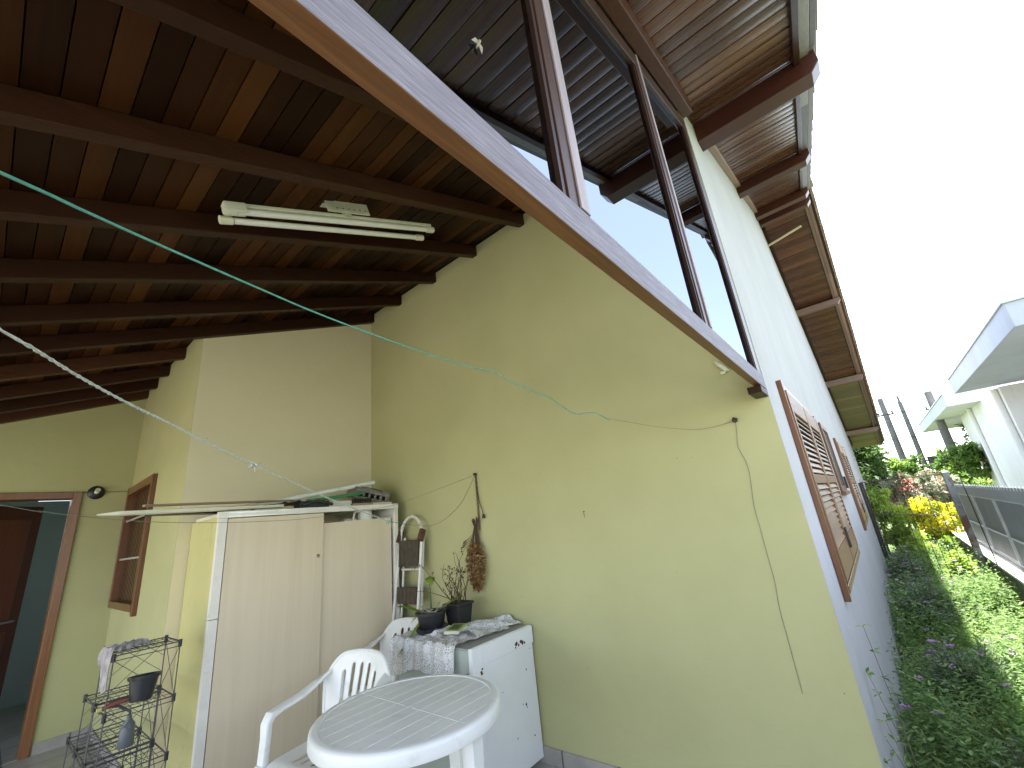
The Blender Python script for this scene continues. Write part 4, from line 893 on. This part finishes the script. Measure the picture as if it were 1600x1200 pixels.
# ------------------------------------------------------------------ wire shelf rack
RK = empty('wire_rack', (.64,3.3,0), 'stepped dark wire shelf rack standing beside the wardrobe', 'rack'); o_ = Vector(RK.location)
XA_, XB_ = .50, .765
def shelf(y0, y1, z):
    g = MB(); r = .0028
    for x in (XA_, XB_): g.tube([(x,y0,z),(x,y1,z)],.0035,6)
    for y in (y0, y1): g.tube([(XA_,y,z),(XB_,y,z)],.0032,6); g.tube([(XA_,y,z-.022),(XB_,y,z-.022)],.0022,6)
    for k in range(1,8): x = XA_+(XB_-XA_)*k/8; g.tube([(x,y0,z+.003),(x,y1,z+.003)],.0015,5)
    for k in range(1,4): y = y0+(y1-y0)*k/4; g.tube([(XA_,y,z),(XB_,y,z)],.0015,5)
    g.v = [tuple(Vector(v)-o_) for v in g.v]; g.build('shelf', METD, RK)
    for x in (XA_, XB_):
        for y in (y0, y1): g = MB(); g.tube([(x,y,z-.026),(x,y,z+.010)],.009,8); g.v = [tuple(Vector(v)-o_) for v in g.v]; g.build('corner_joint', BLACKP, RK)
cells = [(3.08,3.36,(.935,.685,.435,.185)),(3.38,3.66,(.685,.435,.185)),(3.68,3.96,(.435,.185))]
for y0, y1, zs in cells:
    for z in zs: shelf(y0, y1, z)
    g = MB()
    for x in (XA_, XB_):
        for y in (y0, y1): g.tube([(x,y,0),(x,y,zs[0])],.003,6)
    g.v = [tuple(Vector(v)-o_) for v in g.v]; g.build('upright', METD, RK)
    g = MB()
    for z in zs:
        if z < .2: continue
        zz_ = z-.25
        g.tube([(XA_,y1,zz_),(XB_,y1,z-.02)],.0016,5); g.tube([(XB_,y1,zz_),(XA_,y1,z-.02)],.0016,5)
        for t_ in (.33,.66):
            g.tube([(XA_,y1,zz_+.24*t_),(XA_+(XB_-XA_)*(1-t_),y1,z-.02)],.0013,5); g.tube([(XB_,y1,zz_+.24*t_),(XB_-(XB_-XA_)*(1-t_),y1,z-.02)],.0013,5)
        for x in (XB_,): g.tube([(x,y0,zz_),(x,y1,z-.02)],.0016,5); g.tube([(x,y1,zz_),(x,y0,z-.02)],.0016,5)
    g.v = [tuple(Vector(v)-o_) for v in g.v]; g.build('brace', METD, RK)
# rag over rack
g = MB(); nx, ny = 22, 22; random.seed(4)
for i in range(nx):
    for j in range(ny):
        u, v = i/(nx-1), j/(ny-1); s_ = u*.30
        y = 3.07+.24*v+.02*math.sin(u*9)
        if s_ < .11: x = XA_-.012-.01*math.sin(v*14); z = .94-(.11-s_)*(1+.5*math.sin(v*4+.6))
        else: x = XA_-.012+(s_-.11)*.85; z = .948+.016*math.sin(u*21+v*9)**2+.006*random.random()
        g.v.append((x+.006*math.sin(v*25),y,z))
for i in range(nx-1):
    for j in range(ny-1):
        a = i*ny+j; g.f.append([a,a+1,a+ny+1,a+ny]); g.r.append(0); g.m.append(0); g.sm.append(True)
thing1(g, 'rag', CLOTHG, 'grey crumpled rag hanging over the left corner of the rack top', 'cloth')
PT = empty('flower_pot', (.645,3.16,.692), 'empty black plant pot on the second shelf of the rack', 'pot')
g = MB(); g.lathe([(.001,0),(.045,0),(.060,.095),(.068,.097),(.070,.112),(.063,.112),(.055,.095),(.042,.01),(.001,.008)], (0,0,0), n=26); g.build('shell', BLACKP, PT)
PT.rotation_euler = (R(-4), R(3), 0)
TW = empty('hand_trowel', (.56,3.17,.70), 'small garden trowel with reddish handle beside the black pot', 'tool')
g = MB(); g.tube([(-.06,0,.0),(-.03,0,.008),(.04,0,.012)],[.008,.013,.009],10); g.build('handle', plain('red_brown_handle', (.20,.06,.04), .5), TW)
g = MB(); g.tube([(-.06,0,.0),(-.078,0,.0)],.009,8); g.build('end_cap', plain('yellow_cap', (.6,.55,.2), .5), TW)
g = MB(); g.tube([(.04,0,.012),(.08,0,.008)],.004,6); g.add([(.08,-.02,.006),(.15,-.018,.006),(.175,0,.006),(.15,.018,.006),(.08,.02,.006),(.08,-.02,.009),(.15,-.018,.009),(.175,0,.009),(.15,.018,.009),(.08,.02,.009)],[(4,3,2,1,0),(5,6,7,8,9)]+[(i,(i+1)%5,5+(i+1)%5,5+i) for i in range(5)]); g.build('blade', METG, TW)
BT = empty('spray_bottle', (.66,3.42,.44), 'small grey hanging bottle on the lower shelf of the rack', 'bottle')
g = MB(); g.lathe([(.001,0),(.032,0),(.036,.01),(.030,.10),(.012,.125),(.012,.14),(.001,.14)],(0,0,0),n=18); g.build('body', plain('grey_bottle', (.12,.13,.14), .4), BT)
g = MB(); g.tube([(0,0,.14),(0,.0,.16),(-.05,.0,.20),(-.09,0,.21)],.007,8); g.build('neck', METD, BT)

# ------------------------------------------------------------------ neighbour: ledge wall, screen fence
LW = empty('boundary_wall', (4.5,-.93,-.4), 'low mossy concrete boundary wall with a bright ledge under the grey screen fence', 'wall'); o_ = Vector(LW.location)
g = MB(); g.box(-3,13,-1.04,-.80,-.8,.262); g.v = [tuple(Vector(v)-o_) for v in g.v]; g.build('wall_core', MOSS, LW)
g = MB(); g.box(-3,13,-1.06,-.785,.263,.295); g.v = [tuple(Vector(v)-o_) for v in g.v]; g.build('coping', LEDG, LW, .004)
SF = empty('screen_fence', (4.5,-.93,.295), 'grey screen fence panels with pale posts on the boundary wall ledge', 'fence'); o_ = Vector(SF.location)
def fpart(g, name, m, bevel=0): g.v = [tuple(Vector(v)-o_) for v in g.v]; return g.build(name, m, SF, bevel)
px = [-2.6+1.42*k for k in range(10)]
for x in px:
    g = MB(); g.box(x-.02,x+.02,-.965,-.925,.296,1.15); fpart(g, 'post', RAILM, .003)
for a, b_ in zip(px[:-1], px[1:]):
    g = MB(); g.box(a+.021,b_-.021,-.951,-.947,.33,1.02); fpart(g, 'screen_panel', SHEET)
    g = MB(); g.box(a+.0,b_-.0,-.923,-.918,1.035,1.17); fpart(g, 'top_band', SHEETL)
    g = MB(); g.box(a+.021,b_-.021,-.945,-.93,.60,.615); g.box(a+.021,b_-.021,-.945,-.93,.305,.33); g.box(a+.021,b_-.021,-.945,-.926,1.018,1.034); fpart(g, 'rail', RAILM)
TIE = plain('white_tie', (.85,.86,.86), .4)
for k in range(52):
    g = MB(); x = 3.6+k*.125; g.bar((x,-.9155,1.14),(x+.004,-.9155,1.19),.010,.004,(0,1,0)); fpart(g, 'cable_tie', TIE)

# ------------------------------------------------------------------ wire gate across the side passage
GA, GB = Vector((10.2,.245,0)), Vector((8.62,-.72,0))
GT = empty('mesh_gate', (9.4,-.24,-.35), 'thin rusty wire mesh gate closing the side garden passage', 'gate'); o_ = Vector(GT.location)
def gpart(g, name, m, bevel=0): g.v = [tuple(Vector(v)-o_) for v in g.v]; return g.build(name, m, GT, bevel)
def gp(t, z, off=0): q = GA.lerp(GB, t); return (q.x+off, q.y, z)
RSTEEL = plain('rusty_steel', (.13,.085,.07), .7, noise=.4)
g = MB()
for z, r in ((1.36,.009),(-.22,.009),(.80,.005)): g.tube([gp(0,z),gp(1,z)], r, 6)
gpart(g, 'frame', RSTEEL)
g = MB()
for i in range(14): g.tube([gp(i/13,-.22),gp(i/13,1.42)],.0042,5)
for i in range(9): z = -.12+.18*i; g.tube([gp(0,z,.004),gp(1,z,.004)],.0022,5)
gpart(g, 'mesh', RSTEEL)
def post(g, cx, cy, w, z0, z1):
    g.box(cx-w,cx+w,cy-w,cy+w,z0,z1); g.add([(cx-w*1.1,cy-w*1.1,z1+.001),(cx+w*1.1,cy-w*1.1,z1+.001),(cx+w*1.1,cy+w*1.1,z1+.001),(cx-w*1.1,cy+w*1.1,z1+.001),(cx,cy,z1+.045)],[(3,2,1,0),(0,1,4),(1,2,4),(2,3,4),(3,0,4)])
GP = MB(); post(GP, 8.60, -.755, .036, -.5, 1.37)
thing1(GP, 'gate_post', METG, 'thick grey steel post with rust patches holding the right side of the gate', 'post', bevel=.003)
GP = MB(); GP.box(10.2,10.28,.215,.28,-.45,1.36); thing1(GP, 'gate_post', METB, 'black steel post bolted to the white house wall', 'post', bevel=.004)
GP = MB(); GP.tube([(7.55,-.775,.30),(7.55,-.775,1.34)],.005,6); GP.tube([(7.55,-.775,1.335),(7.95,-.765,1.335)],.005,6); GP.tube([(7.55,-.775,.31),(7.8,-.80,.31)],.005,6); thing1(GP, 'steel_rod', METB, 'thin dark steel rod standing in front of the screen fence near the gate post', 'rod')

# ------------------------------------------------------------------ neighbour house
NH = empty('neighbour_house', (22,-5,-.4), 'modern white neighbour house with flat canopies tinted with bluish shade behind the screen fence', 'house'); o_ = Vector(NH.location)
def npart(g, name, m, bevel=0): g.v = [tuple(Vector(v)-o_) for v in g.v]; return g.build(name, m, NH, bevel)
g = MB(); g.box(10.7,18.2,-9,-2.5,3.60,4.04); npart(g, 'canopy', NGR, .01)
g = MB(); g.box(10.66,18.24,-9,-2.46,4.041,4.075); npart(g, 'canopy_capping', RAILM)
g = MB(); g.box(20.4,31,-9,-2.5,3.50,3.92); npart(g, 'canopy', NWH, .01)
g = MB(); g.box(20.36,31.04,-9,-2.46,3.921,3.95); npart(g, 'canopy_capping', RAILM)
g = MB(); g.box(10.7,18.199,-2.4995,-2.4935,3.605,4.035); npart(g, 'fascia', NGR)
g = MB(); g.box(20.41,30.99,-2.4995,-2.4935,3.505,3.915); npart(g, 'fascia', NGR)
g = MB(); g.box(17.6,25,-9,-3.3,-.5,3.499); npart(g, 'wall', NWH)
g = MB(); g.box(11.5,17.598,-9,-4.0,-.5,3.599); npart(g, 'wall', NWH)
g = MB(); g.tube([(22.3,-3.24,-.4),(22.3,-3.24,3.49)],.07,14); npart(g, 'downpipe', NWH)
g = MB(); g.tube([(17.9,-3.23,-.4),(17.9,-3.23,3.49)],.075,14); npart(g, 'downpipe', NWH)
g = MB(); g.box(24.0,24.35,-3.299,-3.27,1.2,2.2); npart(g, 'meter_box', CRM)

# ------------------------------------------------------------------ street poles and cables
def pole(x, y, top, r0, label, arm=True, lampy=False, trans=False):
    P = empty('utility_pole', (x,y,-.4), label, 'pole', group='utility poles')
    g = MB(); g.tube([(0,0,0),(0,0,top+.4)],[r0*1.25,r0*.85],14); g.build('shaft', CONC, P)
    if arm:
        g = MB(); g.bar((0,-.28,top+.4-.75),(0,.28,top+.4-.75),.07,.07); g.build('crossarm', CONC, P)
        for q in (-.24,.24):
            g = MB(); g.tube([(0,q,top-.32),(0,q,top-.26),(0,q,top-.20)],[.02,.045,.02],8); g.build('insulator', DARKM, P)
    if lampy:
        g = MB(); g.tube([(0,0,top+.35),(0,0,top+.62)],[.05,.04],8); g.build('bracket', CONC, P)
        g = MB(); g.lathe([(.01,.62+top),(.16,.66+top),(.15,.74+top),(.06,.80+top),(.01,.80+top)],(0,0,0),n=14); g.build('lamp_head', plain('lamp_white', (.6,.6,.6), .4), P)
    if trans:
        g = MB(); g.tube([(-.0,-.30,top-2.6),(-.0,-.30,top-2.05)],.16,12); g.bar((0,0,top-2.2),(0,-.3,top-2.2),.06,.06); g.build('transformer', DARKM, P)
    return P
pole(25,-1.10,4.85,.115,'grey utility pole nearest the house eave')
pole(25,-1.70,4.55,.09,'slim pole with a round lamp on top between the other two', arm=False, lampy=True, trans=True)
pole(25,-2.68,4.75,.15,'thick utility pole passing behind the neighbour canopy')
for k, (z, lb) in enumerate([(4.1,'upper'),(3.0,'lower')]):
    rope('power_cable', [(25,12,z+.2),(25,4,z-.1),(24.9,-1.1,z),(24.9,-1.9,z-.02),(24.9,-5,z-.02),(25,-14,z+.3)], .012, METB, lb+' power cable strung between the utility poles', 'cable')

# ------------------------------------------------------------------ vegetation
def rv(a=1.): return Vector((random.uniform(-a,a),random.uniform(-a,a),random.uniform(-a,a)))
def crown(g, c, r, n, L, W, clumps=40, seed=1, rlo=0., rhi=1., flat=1., hole=.0):
    random.seed(seed); c = Vector(c); r = Vector(r); cl = []
    for k in range(clumps):
        d = rv().normalized(); cl.append((c+Vector((d.x*r.x,d.y*r.y,d.z*r.z))*random.uniform(.35,1.0), random.uniform(.16,.36)*min(r), random.uniform(rlo,rhi)))
    for k in range(n):
        p, cr, rn = cl[random.randrange(clumps)]; d = rv().normalized()*cr*random.random()**.4; q = p+Vector((d.x*1.2,d.y*1.2,d.z))
        out = (q-c); out = Vector((out.x/r.x,out.y/r.y,out.z/r.z+.3))
        dr = (rv(.8)+out.normalized()*.5+Vector((0,0,-.25))).normalized(); nr = (rv(.8)+Vector((0,0,1))).normalized()
        s_ = random.uniform(.6,1.3); g.leaf(q, dr, nr, L*s_, W*s_, min(1,max(0,rn+random.uniform(-.15,.15))))
def tree(name, base, h, cr, c, mt, n, L, W, label, cat, seed, clumps=50, trunk_r=.08, group=None, rlo=0., rhi=1., limbs=6, flowers=None):
    T_ = empty(name, base, label, cat, group); random.seed(seed); B = Vector((0,0,0)); cc = Vector(c)-Vector(base)
    g = MB(); g.tube([B, B+(cc-B)*.5+Vector((.05,.03,0)), cc], [trunk_r,trunk_r*.7,trunk_r*.3], 8)
    for k in range(limbs):
        s0 = B+(cc-B)*random.uniform(.35,.9); d = rv().normalized(); e = cc+Vector((d.x*cr[0],d.y*cr[1],abs(d.z)*cr[2]))*.8
        g.tube([s0,(s0+e)/2+rv(.05),e],[trunk_r*.4,trunk_r*.25,trunk_r*.08],6)
    g.build('trunk' if cat == 'tree' else 'stem', plain('bark_'+name, (.10,.07,.05), .9, noise=.4), T_)
    g = MB(); crown(g, cc, cr, n, L, W, clumps, seed, rlo, rhi); g.build('crown' if cat == 'tree' else 'foliage', mt, T_)
    if flowers:
        g = MB(); crown(g, cc, [q*1.04 for q in cr], flowers[1], L*.55, W*.9, clumps, seed+5); g.build('blossom', flowers[0], T_)
    return T_
LG = leafmat('dark_green_leaf', [(0,(.02,.045,.01)),(.5,(.06,.115,.022)),(1,(.17,.26,.05))], .4)
LM = leafmat('mid_green_leaf', [(0,(.035,.075,.012)),(.5,(.10,.18,.03)),(1,(.24,.34,.07))], .45)
LY = leafmat('yellow_leaf', [(0,(.10,.15,.01)),(.5,(.38,.37,.015)),(1,(.62,.57,.03))], .45)
LL = leafmat('lime_leaf', [(0,(.10,.18,.02)),(.5,(.24,.36,.05)),(1,(.45,.55,.11))], .5)
LP = leafmat('pale_variegated_leaf', [(0,(.10,.13,.06)),(.5,(.24,.27,.17)),(1,(.50,.48,.40))], .35)
LR = leafmat('red_blossom', [(0,(.35,.04,.03)),(.5,(.50,.12,.10)),(1,(.65,.30,.26))], .3)
LV = leafmat('violet_flower', [(0,(.34,.12,.36)),(.5,(.48,.24,.50)),(1,(.62,.42,.62))], .3)
LC = leafmat('grey_green_leaf', [(0,(.05,.10,.025)),(.5,(.15,.255,.07)),(1,(.36,.48,.18))], .45, .7)
LC2 = leafmat('dusty_leaf', [(0,(.04,.08,.04)),(.5,(.15,.22,.12)),(1,(.38,.46,.33))], .35, .6)
LD_ = leafmat('dry_blade', [(0,(.16,.12,.06)),(.5,(.34,.27,.15)),(1,(.52,.45,.28))], .3, .7)
LGR = leafmat('grass_blade', [(0,(.08,.16,.02)),(.5,(.22,.33,.05)),(1,(.42,.50,.12))], .45, .7)
GZ = -.43
tree('broadleaf_tree', (19,.6,GZ), 3, (1.5,1.15,1.3), (19,.55,1.85), LG, 9000, .17, .08, 'dark green broadleaf tree beyond the end of the white house', 'tree', 3, clumps=70)
tree('broadleaf_tree', (21,-.8,GZ), 3, (1.2,.65,.9), (21,-.8,1.35), LM, 5000, .15, .07, 'lighter green tree at the foot of the nearest utility pole', 'tree', 4, clumps=50)
tree('shrub', (12.4,-.62,GZ), 1.4, (.5,.36,.50), (12.0,-.66,.48), LY, 3600, .075, .040, 'bright yellow leaved shrub behind the mesh gate', 'shrub', 5, clumps=46, trunk_r=.025)
tree('shrub', (14.0,-.20,GZ), 1.4, (.6,.45,.50), (14.0,-.40,.95), LP, 3800, .09, .045, 'pale leaved shrub with red blossoms left of the yellow shrub', 'shrub', 6, clumps=40, trunk_r=.03, flowers=(LR,500))
tree('shrub', (12.2,.10,GZ), 1, (.5,.30,.45), (12.2,.0,.45), LL, 3000, .11, .03, 'green strap leaved shrub against the far end of the white wall', 'shrub', 7, clumps=34, trunk_r=.02)
tree('shrub', (12.6,.25,GZ), 1, (.4,.22,.30), (12.6,.12,.98), LL, 1300, .09, .04, 'small yellow-green shrub beside the black gate post', 'shrub', 8, clumps=20, trunk_r=.02)
tree('shrub', (11.3,-.80,GZ), .8, (.45,.28,.26), (11.3,-.78,.02), LL, 2000, .10, .075, 'lime green broad leaved plant at the foot of the grey gate post', 'shrub', 9, clumps=26, trunk_r=.02)
tree('shrub', (16.5,-1.0,GZ), 1.6, (.8,.60,.45), (16.5,-1.0,1.0), LP, 3200, .11, .06, 'pale blossoming shrub directly below the lamp pole', 'shrub', 10, clumps=36, trunk_r=.03, flowers=(LR,260))
tree('broadleaf_tree', (24,-2.9,GZ), 3, (1.2,.9,.75), (24,-2.75,1.65), LM, 4500, .17, .08, 'green tree rising behind the screen fence under the neighbour canopy', 'tree', 11, clumps=44)
tree('feathery_tree', (29,-4.2,GZ), 4, (1.1,.9,.9), (29,-4.2,3.4), LG, 900, .20, .05, 'thin feathery tree against the sky beside the neighbour wall', 'tree', 12, clumps=20, limbs=12)
tree('shrub', (18,-1.7,GZ), 1.6, (1.2,.8,.5), (18,-1.75,.75), LM, 4200, .13, .06, 'dense green bush between the poles and the screen fence', 'shrub', 13, clumps=40, trunk_r=.03)
tree('shrub', (11.2,-.20,GZ), .9, (.5,.36,.36), (11.2,-.22,-.04), LL, 3200, .08, .04, 'mid green leafy shrub low in the middle just behind the mesh gate', 'shrub', 15, clumps=44, trunk_r=.02)
tree('shrub', (13.2,-1.15,GZ), .9, (.6,.30,.35), (13.2,-1.2,.35), LL, 2400, .09, .05, 'light green shrub between the yellow shrub and the screen fence', 'shrub', 16, clumps=30, trunk_r=.02)
def bush(loc, h, rx, ry, n, mt, L, W, label, seed, nfl=0):
    P = empty('flowering_bush', loc, label, 'bush', 'low bushes in the side passage'); random.seed(seed); gs, gl, gf_ = MB(), MB(), MB()
    for k in range(n):
        a = random.random()*6.28; r = math.sqrt(random.random()); top = Vector((rx*r*math.cos(a), ry*r*math.sin(a), h*(1-.45*r*r)*random.uniform(.75,1.1))); b = Vector((top.x*.25,top.y*.25,0)); m_ = b*.5+top*.5+Vector((0,0,h*.12))
        gs.tube([b,m_,top],[.004,.0028,.0012],4)
        for i in range(13):
            t = .3+.7*i/13; p = b*(1-t)**2+m_*2*t*(1-t)+top*t*t; aa = i*2.4+random.random(); gl.leaf(p+rv(.006), Vector((math.cos(aa),math.sin(aa),random.uniform(-.2,.6))), Vector((0,0,1))+rv(.5), L*random.uniform(.6,1.25), W, min(1,max(0,random.gauss(.45,.22))))
        if k < nfl:
            for q in range(22):
                aa = random.random()*6.28; r_2 = .020*math.sqrt(random.random()); gf_.leaf(top+Vector((r_2*math.cos(aa),r_2*math.sin(aa),.012)), Vector((math.cos(aa),math.sin(aa),.6)), Vector((0,0,1))+rv(.3), .018, .015, random.random())
    gs.build('stem', plain('bush_stem', (.12,.10,.06), .8), P); gl.build('foliage', mt, P)
    if nfl: gf_.build('blossom', LV, P)
bush((8.7,.02,-.36), .78, .75, .26, 130, LC2, .07, .026, 'dark grey-green bush nearest the black gate post', 61, 2)
bush((6.6,-.02,-.30), .66, .60, .27, 120, LC2, .06, .022, 'grey-green bush halfway along the white wall foot', 62, 3)
bush((4.6,-.12,-.24), .50, .42, .30, 110, LC2, .05, .018, 'violet dotted bush in the shade below the first shutter', 63, 4)
bush((3.1,-.25,-.19), .40, .35, .30, 100, LC2, .042, .016, 'violet flowering bush nearest the camera in the passage', 64, 4)
bush((9.6,-.62,-.38), .62, .60, .22, 90, LL, .09, .055, 'bright lime leaved clump in the sun left of the grey gate post', 65)
bush((7.4,-.62,-.32), .45, .60, .18, 100, LC, .05, .022, 'sunlit pale green clump beside the mossy boundary wall', 66, 3)
# far hedge reads as one mass
g = MB(); random.seed(77)
for k in range(9000):
    x = random.uniform(30,36); y = random.uniform(-24,14); z = GZ+random.random()**.7*(2.0+.4*math.sin(y*1.3)+.3*math.sin(y*3.1)); g.leaf(Vector((x,y,z)), rv().normalized(), rv().normalized(), .5*random.uniform(.6,1.3), .28, random.random())
tag(g.build('hedge', LG), kind='stuff', label='far dark green hedge across the end of the gardens', cat='hedge')

# ground cover in the passage
g = MB(); gf = MB(); gb = MB(); gd = MB(); random.seed(42)
def hh(x, y): return .30+.022*max(0,x-3)+.10*math.sin(x*2.1+y*3)+.07*math.sin(x*5.3+1.7)+.05*math.sin(y*9+x)
count = 0
def sprig(x, y, h, lean, nl, L, W):
    z0 = zg(x); base = Vector((x,y,z0)); top = base+Vector((lean.x,lean.y,h))
    ctrl = base+Vector((lean.x*.2,lean.y*.2,h*.6))
    for i in range(nl):
        t = .25+.75*i/nl; p = base*(1-t)**2+ctrl*2*t*(1-t)+top*t*t
        a = i*2.4+random.random(); d = Vector((math.cos(a),math.sin(a),random.uniform(-.15,.7))); s_ = random.uniform(.6,1.2)*(1.15-.5*t)
        g.leaf(p, d, Vector((0,0,1))+rv(.45), L*s_, W*s_, min(1,max(0,random.gauss(.45,.22))))
    return top
for k in range(6500):
    x = 1.3+11*random.random()**1.35; y = random.uniform(-.80,.26)
    h = max(.08, hh(x,y)*random.uniform(.6,1.25)); 
    if y > .1: h *= .95
    if x < 2.9 and random.random() < .45: continue
    if math.sin(x*3.7+y*6)+math.sin(x*1.9-y*8) > 1.15 and random.random() < .7: continue
    lean = Vector((random.uniform(-.12,.12),random.uniform(-.10,.10),0)); nl = 16 if x < 6 else 10; sc = 1.15 if x < 6 else 1.5
    big = random.random() < .12; top = sprig(x, y, h*(1.25 if big else 1), lean, nl+(5 if big else 0), .046*sc*(1.25 if big else 1), .018*sc)
    if random.random() < (.022 if x < 7 else .02):
        for q in range(16):
            a = random.random()*6.28; r = .016*math.sqrt(random.random()); gf.leaf(top+Vector((r*math.cos(a),r*math.sin(a),.012*random.random()+.005)), Vector((math.cos(a),math.sin(a),.5)), Vector((0,0,1))+rv(.3), .014, .012, random.random())
for k in range(11000):
    x = 1.2+11*random.random()**1.2; y = random.uniform(-.80,.26); z0 = zg(x); a = random.random()*6.28; L = random.uniform(.10,.34); w_ = .006 if x < 6 else .011
    p = Vector((x,y,z0)); d = Vector((math.cos(a)*.35,math.sin(a)*.35,1)).normalized(); s_ = Vector((-math.sin(a),math.cos(a),0)); q = p+d*L*.6; e = q+Vector((d.x*1.8,d.y*1.8,.35)).normalized()*L*.5
    dry = random.random() < .25; G = gd if dry else gb
    G.add([p-s_*w_/2,p+s_*w_/2,q+s_*w_*.4,q-s_*w_*.4,e],[(0,1,2,3),(3,2,4)],rnd=random.random())
# arching dry stems close to the camera
for k in range(380):
    x = random.uniform(1.5,4.0); y = random.uniform(-.7,.22); a = random.random()*6.28; L = random.uniform(.3,.62); p = Vector((x,y,zg(x))); pts = [p]; d = Vector((math.cos(a)*.4,math.sin(a)*.4,1)).normalized()
    for i in range(6): d = (d+Vector((math.cos(a)*.16,math.sin(a)*.16,-.20))).normalized(); p = p+d*L/6; pts.append(p)
    gd.tube(pts,[.0028-.0003*i for i in range(7)],4,rnd=random.random())
tag(g.build('ground_cover', LC), kind='stuff', label='leafy weeds filling the narrow side passage', cat='ground cover')
tag(gf.build('small_flowers', LV), kind='stuff', label='tiny violet blossoms scattered over the passage weeds', cat='flowers')
tag(gb.build('grass', LGR), kind='stuff', label='green grass blades among the passage weeds', cat='grass')
tag(gd.build('dry_grass', LD_), kind='stuff', label='dry straw coloured stems among the passage weeds', cat='dry grass')
# individual flowering stems
def weed(loc, h, lean, nfl, label, seed, tall=True):
    P = empty('flowering_weed', loc, label, 'weed', 'tall weeds along the white wall' if nfl == 0 else 'violet flowering weeds'); random.seed(seed)
    gs, gl, gfl = MB(), MB(), MB(); tips = []
    for b in range(3 if tall else 2):
        a = random.uniform(-.5,.5); top = Vector((lean[0]*(1-.25*b)+.06*a, lean[1]*(1-.2*b)+.05*b, h*(1-.22*b))); mid_ = Vector((lean[0]*.45,lean[1]*.2,h*.55*(1-.2*b))); pts = []
        for i in range(9): t = i/8; pts.append(mid_*2*t*(1-t)+top*t*t)
        gs.tube(pts,[.0035-.0027*i/8 for i in range(9)],5); tips.append(pts[-1])
        for i in range(3,9):
            for q in range(2 if i < 6 else 5):
                aa = random.random()*6.28; gl.leaf(pts[i]+rv(.004), Vector((math.cos(aa),math.sin(aa),random.uniform(-.3,.6))), Vector((0,0,1))+rv(.5), random.uniform(.02,.045), .013, random.random())
    gs.build('stem', plain('weed_stem', (.16,.15,.08), .7, noise=.3), P); gl.build('leaves', LC, P)
    if nfl:
        for tp in tips[:nfl]:
            for q in range(46):
                aa = random.random()*6.28; r = .022*math.sqrt(random.random()); gfl.leaf(tp+Vector((r*math.cos(aa),r*math.sin(aa),.016*(1-r/.022)+.004)), Vector((math.cos(aa),math.sin(aa),.6)), Vector((0,0,1))+rv(.3), .016, .014, random.random())
        gfl.build('blossom', LV, P)
weed((2.75,.20,-.17), .92, (-.12,.03,0), 0, 'tallest weed leaning on the white wall below the first shutter', 51)
weed((2.55,.19,-.17), .62, (-.14,.05,0), 0, 'thin weed with curled tip in the middle of the white wall foot', 52)
weed((2.25,.14,-.15), .42, (-.12,.08,0), 0, 'short weed by the outer corner of the patio wall', 53)
